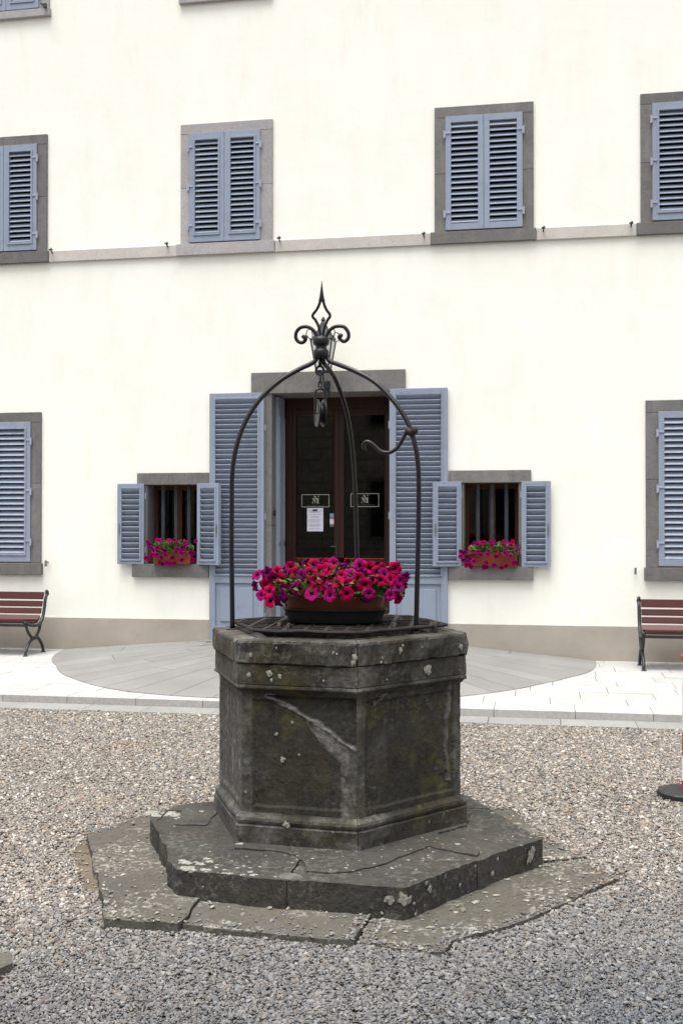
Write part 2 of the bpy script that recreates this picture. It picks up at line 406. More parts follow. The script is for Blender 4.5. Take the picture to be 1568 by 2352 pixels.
pal2 = [(.16,.165,.175),(.22,.22,.225),(.12,.125,.135),(.28,.275,.27),(.19,.20,.22),(.25,.225,.20),(.15,.155,.165),(.42,.42,.41),(.20,.205,.22),(.13,.13,.135),(.24,.25,.275),(.30,.26,.21),(.17,.175,.185),(.22,.215,.21),(.14,.145,.16),(.34,.335,.33)]
cr2 = n.n('ShaderNodeValToRGB'); el = cr2.color_ramp; el.interpolation = 'CONSTANT'
while len(el.elements) < len(pal2): el.elements.new(.5)
for i, q in enumerate(pal2): el.elements[i].position = i/len(pal2); el.elements[i].color = (*q,1)
n.l(n.math('FRACT', n.math('MULTIPLY', rr, 37.7)), cr2.inputs[0])
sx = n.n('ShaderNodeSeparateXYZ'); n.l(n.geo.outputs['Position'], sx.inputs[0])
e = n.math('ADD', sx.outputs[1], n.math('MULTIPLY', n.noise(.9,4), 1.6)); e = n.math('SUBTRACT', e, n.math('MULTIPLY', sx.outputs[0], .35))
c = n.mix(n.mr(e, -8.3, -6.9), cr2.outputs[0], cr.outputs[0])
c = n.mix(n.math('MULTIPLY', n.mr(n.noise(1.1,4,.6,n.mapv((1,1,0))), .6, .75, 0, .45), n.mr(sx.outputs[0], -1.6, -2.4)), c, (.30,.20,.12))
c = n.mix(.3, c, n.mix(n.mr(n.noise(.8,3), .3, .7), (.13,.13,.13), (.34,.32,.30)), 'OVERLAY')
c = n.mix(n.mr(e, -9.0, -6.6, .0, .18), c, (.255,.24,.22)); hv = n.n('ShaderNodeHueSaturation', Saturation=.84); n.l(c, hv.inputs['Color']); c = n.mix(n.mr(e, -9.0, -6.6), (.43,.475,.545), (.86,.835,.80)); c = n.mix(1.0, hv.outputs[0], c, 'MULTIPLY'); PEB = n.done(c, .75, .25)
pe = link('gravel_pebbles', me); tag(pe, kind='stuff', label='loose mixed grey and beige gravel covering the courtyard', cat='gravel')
ng = bpy.data.node_groups.new('pebble_scatter', 'GeometryNodeTree')
ng.interface.new_socket('Geometry', in_out='INPUT', socket_type='NodeSocketGeometry'); ng.interface.new_socket('Geometry', in_out='OUTPUT', socket_type='NodeSocketGeometry')
A = ng.nodes.new; L = ng.links.new
gi, go = A('NodeGroupInput'), A('NodeGroupOutput'); jn = A('GeometryNodeJoinGeometry')
for i in range(4):
    ic = A('GeometryNodeMeshIcoSphere'); ic.inputs['Radius'].default_value = 1; ic.inputs['Subdivisions'].default_value = 2
    pos = A('GeometryNodeInputPosition'); ad = A('ShaderNodeVectorMath'); ad.inputs[1].default_value = (i*7.3, i*3.1, 0); L(pos.outputs[0], ad.inputs[0])
    nn = A('ShaderNodeTexNoise'); nn.inputs['Scale'].default_value = .9; L(ad.outputs[0], nn.inputs['Vector'])
    sb = A('ShaderNodeVectorMath'); sb.operation = 'SUBTRACT'; sb.inputs[1].default_value = (.5,.5,.5); L(nn.outputs['Color'], sb.inputs[0])
    sl = A('ShaderNodeVectorMath'); sl.operation = 'SCALE'; sl.inputs['Scale'].default_value = 1.1; L(sb.outputs[0], sl.inputs[0])
    sp = A('GeometryNodeSetPosition'); L(ic.outputs['Mesh'], sp.inputs['Geometry']); L(sl.outputs[0], sp.inputs['Offset'])
    ss = A('GeometryNodeSetShadeSmooth'); L(sp.outputs[0], ss.inputs[0])
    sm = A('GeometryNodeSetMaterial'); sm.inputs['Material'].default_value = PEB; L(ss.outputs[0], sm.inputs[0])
    gt = A('GeometryNodeGeometryToInstance'); L(sm.outputs[0], gt.inputs[0]); L(gt.outputs[0], jn.inputs[0])
ip = A('GeometryNodeInstanceOnPoints'); ip.inputs['Pick Instance'].default_value = True
def attr(nm):
    a = A('GeometryNodeInputNamedAttribute'); a.data_type = 'FLOAT_VECTOR'; a.inputs['Name'].default_value = nm; return a.outputs['Attribute']
er = A('FunctionNodeEulerToRotation'); L(attr('rot'), er.inputs[0])
ri = A('FunctionNodeRandomValue'); ri.data_type = 'INT'; ri.inputs[4].default_value = 0; ri.inputs[5].default_value = 3
L(gi.outputs[0], ip.inputs['Points']); L(jn.outputs[0], ip.inputs['Instance']); L(er.outputs[0], ip.inputs['Rotation']); L(attr('scl'), ip.inputs['Scale'])
L(ri.outputs[2], ip.inputs['Instance Index']); L(ip.outputs[0], go.inputs[0])
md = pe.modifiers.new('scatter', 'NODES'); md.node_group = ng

# ------------------------------------------------------------------ pavement in front of the villa
ZP = .085; YK = -3.46
pav = MB().box(-14, 8, YK+.012, .02, -.02, ZP-.012).build('pavement', MORT); tag(pav, kind='structure')
FC = (-2.45, -.02)          # middle of the paved fan in front of the door
fan_px = [(150,1492),(130,1530),(170,1560),(240,1580),(300,1590),(400,1599),(500,1604),(640,1612),(800,1617),(940,1612),(1062,1600),(1160,1588),(1250,1570),(1310,1556),(1350,1545),(1368,1520)]
fo = []
for a, b in fan_px:
    p = PZ(a, b, ZP); fo.append((math.atan2(FC[1]-p.y, p.x-FC[0]), math.hypot(p.x-FC[0], p.y-FC[1])))
fo.sort()
fa, fr_ = [q[0] for q in fo], [q[1] for q in fo]
def fanr(a): return float(np.interp(a, fa, fr_))
def fanz(r, ro):             # gentle ramp up to the door sill
    return ZP+.006 + .158*min(1, max(0, 1-(r-1.35)/(ro-1.35)))
def infan(x, y, m=0):
    a = math.atan2(FC[1]-y, x-FC[0]); return math.hypot(x-FC[0], y-FC[1]) < fanr(a)-m
rows = [YK+.0, -3.12]; 
while rows[-1] < -.05: rows.append(rows[-1]+.37)
for ri_, (y0, y1) in enumerate(zip(rows[:-1], rows[1:])):
    y1 = min(y1, -.004)
    if y1-y0 < .05: continue
    x = -8.2 + R.uniform(0,.6)
    while x < 3.6:
        wd = R.uniform(.52,.72) if ri_ else R.uniform(.62,.68)
        x1 = x+wd
        if not (infan(x,y0,.05) and infan(x1,y0,.05) and infan(x,y1,.05) and infan(x1,y1,.05)):
            if ri_ == 0:
                o = MB().box(x+.002, x1-.002, y0, y1-.002, .015, ZP).build('kerb_stone', KERB if False else PALE, pav, bevel=.004)
                o.data.materials.append(KERBF)
                for p_ in o.data.polygons:
                    if p_.normal.y < -.7: p_.material_index = 1
            else:
                h = R.uniform(-.0012,.0012)
                MB().box(x+.0025, x1-.0025, y0+.0022, y1-.0022, .04, ZP+h).build('paving_slab', PALE, pav, bevel=.002)
        x = x1
x = -8.2
while x < 3.6:                # lower course of stones, level with the gravel
    x1 = x+R.uniform(.56,.66)
    MB().box(x+.002, x1-.002, YK-.30, YK-.002, -.03, .022+R.uniform(-.001,.001)).build('kerb_stone', KERB, pav, bevel=.003); x = x1
# fan of long radial stones
fan = link('door_ramp', None); tag(fan, kind='structure')
amin, amax = 0.0, pi
edges = list(np.linspace(0, pi, 25)); edges = [edges[0]]+[e+R.uniform(-.02,.02) for e in edges[1:-1]]+[edges[-1]]
for i in range(len(edges)-1):
    a0, a1 = edges[i], edges[i+1]
    cuts = [.35, R.uniform(1.2,1.9), 10] if i % 2 else [.35, R.uniform(2.0,2.5), 10]
    for r0, r1 in zip(cuts[:-1], cuts[1:]):
        K = 3; vt = []; ro_ = []
        nr = 5
        for jr in range(nr+1):
            for ja in range(K+1):
                a = a0+(a1-a0)*ja/K; ro = fanr(a); rE = min(r1, ro)
                g_ = .003/max(.3, r0+(rE-r0)*jr/nr)
                aa = a + (g_ if ja==0 else -g_ if ja==K else 0)
                r = r0+.003+(rE-r0-.006)*jr/nr
                vt.append((FC[0]+r*math.cos(aa), FC[1]-r*math.sin(aa), fanz(r, ro)))
        nv = len(vt); fs = []
        for jr in range(nr):
            for ja in range(K):
                q = jr*(K+1)+ja; fs.append((q, q+1, q+K+2, q+K+1))
        ring = [j for j in range(K+1)]+[jr*(K+1)+K for jr in range(1,nr+1)]+[nr*(K+1)+j for j in range(K-1,-1,-1)]+[jr*(K+1) for jr in range(nr-1,0,-1)]
        lo = {}
        for q in ring: lo[q] = len(vt); vt.append((vt[q][0], vt[q][1], vt[q][2]-.03 if r1 < 5 else .07))
        for q0, q1 in zip(ring, ring[1:]+ring[:1]): fs.append((q0, q1, lo[q1], lo[q0]))
        m_ = MB(); m_.add(vt, fs); o = m_.build('paving_slab', FAN, fan)
        bm = bmesh.new(); bm.from_mesh(o.data); bmesh.ops.recalc_face_normals(bm, faces=bm.faces); bm.to_mesh(o.data); bm.free()
core = MB()                   # dark jointing under the fan
vt = [(FC[0],FC[1],fanz(0,3)-.006)]; fs = []
for r_i, rf in enumerate((.42,1.0)):
    for k_ in range(41):
        a = pi*k_/40; ro = fanr(a)-.02; r = ro*rf; vt.append((FC[0]+r*math.cos(a), FC[1]-r*math.sin(a), fanz(r, ro)-.005))
for k_ in range(40): fs += [(0,1+k_+1,1+k_), (1+k_,2+k_,43+k_,42+k_)]
core.add(vt, fs); tag(core.build('joint_mortar', MORT, fan), kind='stuff')

# ------------------------------------------------------------------ the villa
villa = thing('villa', 'cream stuccoed villa with blue-grey louvred shutters and grey stone window surrounds', 'building')
WIN = []    # x0,x1,z0,z1 of every opening
def cells(x0, x1, z0, z1, y, holes, mb, depth=0):
    xs = sorted({x0, x1, *[h[0] for h in holes], *[h[1] for h in holes]}); zs = sorted({z0, z1, *[h[2] for h in holes], *[h[3] for h in holes]})
    for a, b in zip(xs[:-1], xs[1:]):
        for c_, d in zip(zs[:-1], zs[1:]):
            mxx, mz = (a+b)/2, (c_+d)/2
            if any(h[0] < mxx < h[1] and h[2] < mz < h[3] for h in holes): continue
            mb.add([(a,y,c_),(b,y,c_),(b,y,d),(a,y,d)], [(0,1,2,3)])
    for h in holes:
        a, b, c_, d = h
        mb.add([(a,y,c_),(b,y,c_),(b,y+depth,c_),(a,y+depth,c_)], [(0,1,2,3)]); mb.add([(a,y,d),(b,y,d),(b,y+depth,d),(a,y+depth,d)], [(3,2,1,0)])
        mb.add([(a,y,c_),(a,y,d),(a,y+depth,d),(a,y+depth,c_)], [(3,2,1,0)]); mb.add([(b,y,c_),(b,y,d),(b,y+depth,d),(b,y+depth,c_)], [(0,1,2,3)])
# shuttered windows: surround x0,x1,top,bottom; shutter x0,x1,z0,z1
UP_ = [(-7.16,-6.01,-7.025,-6.14), (-4.27,-3.12,-4.158,-3.27), (-1.175,-.035,-1.046,-.16), (1.156,2.30,1.283,2.17)]
shut = []
for s0,s1,a,b in UP_: shut.append((s0,s1,6.51,4.905,5.045,a,b,5.063,6.393,'upper'))
shut.append((-7.37,-6.08,3.035,1.005,1.15,-7.24,-6.213,1.168,2.915,'ground'))
shut.append((1.204,2.50,3.035,1.005,1.15,1.34,2.37,1.168,2.905,'ground'))
for s0,s1,a,b in [(-7.14,-5.99,-7.0,-6.12), (-4.27,-3.14,-4.15,-3.27)]: shut.append((s0,s1,9.6,7.99,8.085,a,b,8.098,9.45,'third'))
for s in shut: WIN.append((s[5]+.03, s[6]-.03, s[7]+.03, s[8]-.03))
SMALL = [(-4.69,-4.06), (-.837,-.212)]
SZ0, SZ1 = 1.148, 2.118
for a, b in SMALL: WIN.append((a-.03, b+.03, SZ0-.03, SZ1+.03))
DX0, DX1, DZ0, DZ1 = -3.13, -1.712, .25, 3.205
WIN.append((DX0-.03, DX1+.03, DZ0, DZ1+.03))
m = MB(); cells(-12, 7, .479, 11.5, 0, [(h[0],h[1],max(h[2],.479),h[3]) for h in WIN], m, .30); 
m.add([(-12,0,11.5),(7,0,11.5),(7,9,11.5),(-12,9,11.5)], [(0,1,2,3)]); m.add([(-12,0,0),(-12,9,0),(-12,9,11.5),(-12,0,11.5)], [(0,1,2,3)]); m.add([(7,0,0),(7,9,0),(7,9,11.5),(7,0,11.5)], [(3,2,1,0)])
m.add([(-12,9,0),(7,9,0),(7,9,11.5),(-12,9,11.5)], [(3,2,1,0)])
m.build('stucco_wall', STUCCO, villa)
MB().box(-12.1,7.1,-.7,9.2,11.5,11.75).build('eaves', SEREN, villa)
for a, b in ((-12, DX0-.25), (DX1+.25, 7)):
    MB().box(a, b, -.018, .01, .0, .480).build('base_band', BASE, villa, bevel=.004)
# dark rooms behind the openings
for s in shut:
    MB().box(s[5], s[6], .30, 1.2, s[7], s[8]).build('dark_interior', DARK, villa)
# string course
cs = sorted([(s[0]-.045, s[1]+.03) for s in shut[:4]])
xs = [-12] + [q for c_ in cs for q in c_] + [7]
for a, b in zip(xs[0::2], xs[1::2]):
    k_ = max(1, round((b-a)/2.0))
    for j in range(k_):
        MB().box(a+(b-a)*j/k_+.001, a+(b-a)*(j+1)/k_-.001, -.035, .01, 4.905, 5.040).build('string_course', STRING, villa, bevel=.004)
def piece(name, x0, x1, z0, z1, y0, y1, parent, mat=SEREN, bev=.005):
    return MB().box(x0, x1, y0, y1, z0, z1).build(name, mat, parent, bevel=bev)
def surround(s0, s1, top, bot, sill, a, b, z0, z1, kind):
    SM = SEREN2 if kind == 'third' or (kind == 'upper' and -4.5 < s0 < -4) else SEREN
    g = MB().box(a+.002, b-.002, .02, .10, z0+.004, z0+.035).build('window_surround', SEREN, villa)      # inner rebate stone
    piece('lintel', s0, s1, z1-.006, top, -.03, .05, g, SM)
    zj = z0+(z1-z0)*(.5 if kind == 'upper' else .56)
    for xa, xb in ((s0, a+.02), (b-.02, s1)):
        piece('jamb', xa, xb, sill+.001, zj-.001, -.028, .05, g, SM); piece('jamb', xa, xb, zj+.001, z1-.008, -.029, .05, g, SM)
    e0, e1 = (.045, .028) if kind == 'upper' else (.02, .02)
    piece('window_sill', s0-e0, s1+e1, bot, sill-.001, -.055, .05, g, SM, bev=.006)
    return g
SLATM = {}
def slat_mesh(w, ch, ang=45, t=.009):
    k_ = (round(w,3), round(ch,3), ang)
    if k_ not in SLATM:
        ca, sa = math.cos(math.radians(ang)), math.sin(math.radians(ang)); mm = MB(); h = ch/2; q = t/2
        pts = []
        for u, v in ((-h,-q*.4),(-h+.004,-q),(h-.004,-q),(h,-q*.4),(h,q*.4),(h-.004,q),(-h+.004,q),(-h,q*.4)):
            pts.append((u*ca - v*sa, u*sa + v*ca))        # y, z : outer edge (-y) low
        vs = [(x, p[0], p[1]) for x in (0, w) for p in pts]
        mm.add(vs, [tuple(range(8)), tuple(range(15,7,-1))]+[(i, i+8, (i+1)%8+8, (i+1)%8) for i in range(8)])
        SLATM[k_] = mm.mesh('slat', BLUE)
    return SLATM[k_]
SLATS = 0
def leaf(w, h, loc, rot, side, pitch=.064, chord=.066, panel=0, each=True, st=.075, tr=.085, br=.095, hinges=(.2,.55,.86), plain=False, ymid=0, ang=45, sides=(-1,), st_=.009):
    """one louvred leaf; side +1: hinge at local x=0 and leaf runs to +x, -1: runs to -x. Outer face is -y."""
    global SLATS
    T = .026
    X = (lambda x: x) if side > 0 else (lambda x: -x)
    def bx(mb, a, b, y0, y1, z0, z1):
        a, b = sorted((X(a), X(b))); mb.box(a, b, y0, y1, z0, z1)
    m = MB(); bx(m, 0, st, -T, T, 0, h); bx(m, w-st, w, -T, T, 0, h)
    bx(m, st, w-st, -T+.001, T-.001, 0, br); bx(m, st, w-st, -T+.001, T-.001, h-tr, h)
    zb = br
    if panel:
        zb = panel; bx(m, st, w-st, -T+.002, T-.002, panel-.11, panel); bx(m, st, w-st, -.006, .006, br, panel-.11)
        for sg in (-1, 1): bx(m, st+.060, w-st-.060, min(sg*.004,sg*.020), max(sg*.004,sg*.020), br+.060, panel-.170)
    for sg in (sides if not plain else ()):     # raised moulding round the louvres
        y0, y1 = sorted((sg*(T-.002), sg*(T+.010)))
        bx(m, st-.022, st, y0, y1, zb-.022, h-tr+.022); bx(m, w-st, w-st+.022, y0, y1, zb-.022, h-tr+.022)
        bx(m, st, w-st, y0, y1, zb-.022, zb); bx(m, st, w-st, y0, y1, h-tr, h-tr+.022)
    o = m.build('shutter', BLUE, villa, bevel=.003, loc=loc); o.rotation_euler = (0,0,rot)
    ns = int((h-tr-zb)/pitch+.3); p_ = (h-tr-zb)/ns; sw = w-2*st
    if each:
        me_ = slat_mesh(sw, chord, ang, st_)
        for i in range(ns):
            link('slat', me_, o, (min(X(st), X(w-st)), ymid, zb+p_*(i+.5)), (R.uniform(-.03,.03),R.uniform(-.004,.004),0)); SLATS += 1
    else:
        me_ = slat_mesh(sw, chord, ang, st_); mm = MB()
        for i in range(ns):
            mm.add([(v.co.x+min(X(st), X(w-st)), v.co.y+ymid, v.co.z+zb+p_*(i+.5)) for v in me_.vertices], [tuple(f.vertices) for f in me_.polygons])
        tag(mm.build('slat', BLUE, o), kind='stuff')
    for hz in hinges:
        hm = MB(); bx(hm, -.016, .004, -T-.014, -T+.012, hz*h-.035, hz*h+.035); bx(hm, .002, .06, -T-.010, -T-.002, hz*h+.008, hz*h+.030)
        hm.tube([(X(-.014),-T-.012,hz*h-.045),(X(-.014),-T-.012,hz*h+.045)], .009, 8)
        hm.build('hinge', HINGE, o)
    return o
for i, s in enumerate(shut):
    s0,s1,top,bot,sill,a,b,z0,z1,kind = s
    g = surround(*s)
    w_ = (b-a)/2-.002; h = z1-z0
    eachL = {0:False, 4:False, 6:False, 7:False}.get(i, True); eachR = {3:False, 5:False, 6:False, 7:False}.get(i, True)
    pl = i in (2, 5); hg = (.14,.84) if i == 2 else (.14,.5,.86)
    pt = .064 if kind != 'ground' else .0665
    kw = dict(pitch=pt, chord=.072 if kind != 'ground' else .078, ang=45 if kind != 'ground' else 50, plain=pl, hinges=hg, st=.065 if pl else .075, tr=.075 if pl else .09, br=.075 if pl else .10)
    leaf(w_, h, (a, -.020, z0), 0, 1, each=eachL, **kw); leaf(w_, h, (b, -.020, z0), 0, -1, each=eachR, **kw)
# door shutters, folded back on the wall
DS = dict(pitch=.0605, chord=.082, ang=47, sides=(1,), st_=.012, panel=.80, st=.075, tr=.075, br=.17, hinges=(.10,.5,.86))
leaf(.675, 2.975, (-3.217,-.034,.24), -pi, 1, **DS)
leaf(.675, 2.975, (-1.700,-.034,.25), pi, -1, **DS)
# small windows
def small_window(a, b, lx0, lx1, sx0, sx1, angs):
    g = MB().box(a+.001, b-.001, .252, .30, SZ0+.002, SZ0+.03).build('window_surround', SEREN, villa)
    piece('lintel', lx0, lx1, SZ1, 2.262, -.028, .31, g); piece('window_sill', sx0, sx1, .992, SZ0, -.06, .31, g)
    piece('jamb', a-.12, a, SZ0+.001, SZ1-.001, -.012, .30, g); piece('jamb', b, b+.12, SZ0+.001, SZ1-.001, -.012, .30, g)
    wf = MB(); w0, w1 = a+.0, b-.0; y0, y1 = .24, .285; mid = (a+b)/2
    wf.box(w0,w0+.045,y0,y1,SZ0,SZ1); wf.box(w1-.045,w1,y0,y1,SZ0,SZ1); wf.box(w0+.045,w1-.045,y0,y1,SZ0,SZ0+.06); wf.box(w0+.045,w1-.045,y0,y1,SZ1-.06,SZ1)
    wf.box(mid-.04,mid+.04,y0-.004,y1,SZ0+.06,SZ1-.06)
    fr = wf.build('casement', WINW, villa, bevel=.003)
    for p0, p1 in ((w0+.045, mid-.04), (mid+.04, w1-.045)):
        MB().box(p0, p1, y0+.02, y0+.024, SZ0+.06, SZ1-.06).build('pane', GLASS, fr)
    for k_ in range(3):
        xb = a+(b-a)*(.245+.265*k_)
        MB().tube([(xb,.12,SZ0-.01),(xb,.12,SZ1+.01)], .025, 8).build('window_bar', GRILLE, villa)
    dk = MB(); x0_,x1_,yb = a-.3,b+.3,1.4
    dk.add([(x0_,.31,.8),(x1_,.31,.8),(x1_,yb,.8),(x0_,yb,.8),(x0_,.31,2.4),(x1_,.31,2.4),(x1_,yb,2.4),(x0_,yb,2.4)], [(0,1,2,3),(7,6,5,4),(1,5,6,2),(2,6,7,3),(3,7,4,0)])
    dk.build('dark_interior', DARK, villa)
    hh = SZ1-SZ0+.012
    kw = dict(pitch=.063, chord=.084, ang=47, sides=(1,), st_=.012, st=.055, tr=.06, br=.065, hinges=(.18,.85))
    l1 = leaf(.330, hh, (a-.035,-.03,SZ0), -math.radians(angs[0]), 1, **kw)
    l2 = leaf(.330, hh, (b+.035 if angs[2] else b+.02,-.03,SZ0), math.radians(angs[1]), -1, **kw)
    for l, x in ((l1, .30), (l2, -.30)):
        MB().tube([(x,.03,.35),(x,.04,.45),(x,.034,.50)], .008, 6).box(x-.012,x+.012,.024,.034,.40,.47).build('latch', METAL, l)
small_window(*SMALL[0], -4.822, -3.90, -4.874, -3.90, (174, 158, 0))
small_window(*SMALL[1], -1.01, -.069, -1.016, -.046, (164, 174, 1))

# main door: stone surround, reveal, wooden glazed leaves
g = MB().box(DX0+.002, DX1-.002, -.02, .62, .02, DZ0).build('door_surround', SEREN, villa, bevel=.004)
piece('lintel', -3.383, -1.519, DZ1, 3.457, -.03, .62, g)
for xa, xb in ((-3.30, DX0), (DX1, -1.60)):
    piece('jamb', xa, xb, DZ0-.24, 1.62, -.012, .60, g); piece('jamb', xa, xb, 1.624, DZ1-.001, -.012, .60, g)
YD = .52; DXm = (DX0+DX1)/2
fm = MB().box(DX0+.05,DX0+.13,YD,YD+.07,DZ0,DZ1).box(DX1-.08,DX1,YD,YD+.07,DZ0,DZ1).box(DX0+.13,DX1-.08,YD,YD+.07,DZ1-.13,DZ1)
fm.build('door_frame', DOORW, villa, bevel=.004)
DZT = DZ1-.132
for a, b, nm in ((DX0+.13, DXm+.012, 0), (DXm+.014, DX1-.08, 1)):
    d = MB(); y0, y1 = YD+.012, YD+.06; st = .055 if nm else .07; st2 = .07 if nm else .06
    sl_, sr_ = (.05,.062) if nm == 0 else (.062,.05)
    zb = 1.21
    d.box(a,a+sl_,y0,y1,DZ0,DZT).box(b-sr_,b,y0,y1,DZ0,DZT).box(a+sl_,b-sr_,y0,y1,DZT-.09,DZT).box(a+sl_,b-sr_,y0,y1,DZ0,DZ0+.16).box(a+sl_,b-sr_,y0,y1,zb-.10,zb)
    d.box(a+sl_,b-sr_,y0+.015,y1-.015,DZ0+.16,zb-.10); d.box(a+sl_+.05,b-sr_-.05,y0+.004,y0+.02,DZ0+.21,zb-.15)
    lf = d.build('door_leaf', DOORW, villa, bevel=.004)
    MB().box(a+sl_,b-sr_,y0-.006,y0+.006,zb-.004,zb+.010).build('lit_rail_edge', REDLINE, lf)  # added strip; its red paints the light along the rail's top edge
    MB().box(a+sl_,b-sr_,y0+.022,y0+.027,zb,DZT-.09).build('pane', GLASS, lf)
    yg = y0+.018
    # printed frame, monogram and the unreadable line of small letters on the glass
    (xa_, za_), (xb_, zb_) = [(PY(*q, yg).x, PY(*q, yg).z) for q in (((692.5,1165),(756.1,1135.2)) if nm == 0 else ((804.9,1164.3),(870,1133)))]
    def U(u, v): return (xa_+(xb_-xa_)*u, yg, za_+(zb_-za_)*v)
    t_ = .0075; lm = MB()
    for q in ((xa_,xb_,zb_-t_,zb_),(xa_,xb_,za_,za_+t_),(xa_,xa_+t_,za_+t_,zb_-t_),(xb_-t_,xb_,za_+t_,zb_-t_)): lm.box(q[0],q[1],yg-.001,yg,q[2],q[3])
    lm.build('printed_frame', LETT, lf)
    shapes = [[(650,155),(745,155),(765,215),(818,345),(782,400),(700,215),(672,172)], [(845,155),(925,155),(882,215)],
              [(568,270),(662,270),(768,480),(735,532),(625,335),(600,295)], [(565,532),(652,532),(612,480)], [(606,490),(617,490),(617,340),(606,340)],
              [(822,282),(925,262),(897,300),(897,495),(932,532),(800,532),(828,495)]]
    mg = MB()
    for sh in shapes:
        q = [U((x-45)/(1440-45), 1-(y-78)/(728-78)) for x, y in sh]; k_ = len(q)
        mg.add([(p[0],yg-.0015,p[2]) for p in q]+[(p[0],yg,p[2]) for p in q], [tuple(range(k_)), tuple(range(2*k_-1,k_-1,-1))]+[(i,k_+i,k_+(i+1)%k_,(i+1)%k_) for i in range(k_)])
    mg.build('monogram', LETT, lf)
    fl = MB()
    for u0, u1 in ((.17,.36),(.40,.60),(.62,.72),(.74,.84)): 
        p, q = U(u0,.13), U(u1,.17); fl.box(p[0],q[0],yg-.001,yg,p[2],q[2])
    fl.build('small_lettering', LETTF, lf)
    if nm == 0:
        hd = MB().box(b-.045,b-.02,y0-.02,y0,1.27,1.40).tube([(b-.03,y0-.03,1.36),(b-.10,y0-.035,1.36)], .008, 8); hd.build('handle', CAST, lf)
# folded inner screen against the left reveal
sc_ = MB().box(DX0+.004,DX0+.04,.17,.50,DZ0+.01,DZ1-.02); o = sc_.build('inner_screen', BLUE, villa, bevel=.003)
for z0_, z1_ in ((1.42,2.95),(.45,1.36),):
    fr_m = MB(); x_ = DX0+.04
    fr_m.box(x_,x_+.012,.19,.23,z0_,z1_).box(x_,x_+.012,.44,.48,z0_,z1_).box(x_,x_+.012,.23,.44,z0_,z0_+.04).box(x_,x_+.012,.23,.44,z1_-.04,z1_); fr_m.build('moulding', BLUE, o)
MB().lathe([(0,-.01),(.03,-.01),(.03,.01),(.022,.016),(0,.016)], 16).build('doorbell', CAST, villa)
db = bpy.data.objects['doorbell']; db.rotation_euler = (0, pi/2, 0); db.location = (DX0+.012, .075, 1.78); db.scale = (1.5,1,1)
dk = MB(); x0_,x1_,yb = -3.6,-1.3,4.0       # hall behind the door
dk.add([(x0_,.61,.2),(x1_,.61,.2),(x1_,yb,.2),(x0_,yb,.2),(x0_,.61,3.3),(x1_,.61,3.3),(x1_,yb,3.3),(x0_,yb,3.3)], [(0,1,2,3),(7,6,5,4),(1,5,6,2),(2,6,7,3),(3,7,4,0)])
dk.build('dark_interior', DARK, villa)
# hooks that hold the shutters when open
for px, py in ((120,577),(385,563),(642,550),(973,540),(1247,527),(1448,516)):
    p = PY(px, py, -.05)
    MB().tube([(p.x,.0,p.z-.02),(p.x,-.06,p.z-.015),(p.x,-.085,p.z+.01),(p.x+.01,-.09,p.z+.03)], .009, 6).box(p.x-.022,p.x+.022,-.10,-.075,p.z,p.z+.016).build('shutter_catch', CAST, villa)
for px, py, s_ in ((107,1293,1),(1458,1310,-1)):
    p = PY(px, py, -.05)
    MB().tube([(p.x,.0,p.z+.01),(p.x,-.05,p.z+.01)], .009, 6).box(p.x-.012,p.x+.012,-.075,-.05,p.z-.045,p.z+.03).build('shutter_catch', METAL, villa)
p = PY(107,15,-.05); MB().tube([(p.x-.08,-.04,p.z+.05),(p.x,-.08,p.z)], .009, 6).box(p.x-.02,p.x+.02,-.1,-.07,p.z-.03,p.z+.02).build('shutter_catch', CAST, villa)

# ------------------------------------------------------------------ building across the courtyard (seen only in the glass)
opp = thing('courtyard_building', 'dark coursed stone building across the courtyard, mirrored in the door glass', 'building')
n = NT('coursed_stone'); br_ = n.n('ShaderNodeTexBrick', Scale=1.0); br_.inputs['Brick Width'].default_value = .9; br_.inputs['Row Height'].default_value = .38; br_.inputs['Mortar Size'].default_value = .012
mp = n.n('ShaderNodeMapping'); mp.inputs['Rotation'].default_value = (pi/2,0,0); n.l(n.geo.outputs['Position'], mp.inputs['Vector']); n.l(mp.outputs[0], br_.inputs['Vector'])
br_.inputs['Color1'].default_value = (.34,.32,.27,1); br_.inputs['Color2'].default_value = (.27,.255,.22,1); br_.inputs['Mortar'].default_value = (.06,.058,.05,1)
n.bump(n.noise(8,5), .5, .02); COURSE = n.done(br_.outputs[0], .9, .2)
m = MB().box(-24,16,-30,-22.5,0,8.5); m.build('stone_wall', COURSE, opp)
MB().box(-24.4,16.4,-30,-22.0,8.5,8.8).build('cornice', SEREN, opp)
MB().add([(-24.4,-22.0,8.8),(16.4,-22.0,8.8),(16.4,-26.2,10.2),(-24.4,-26.2,10.2),(-24.4,-30,8.8),(16.4,-30,8.8)], [(0,1,2,3),(3,2,5,4),(0,3,4),(1,5,2)]).build('roof', TERRA, opp)
for xx in range(-21, 15, 4):
    for zz_ in (1.2, 5.0):
        f_ = MB().box(xx-.65,xx+.65,-22.5,-22.42,zz_-.12,zz_+2.0).build('window', SEREN, opp); MB().box(xx-.5,xx+.5,-22.42,-22.40,zz_,zz_+1.85).build('pane', DARK, f_)

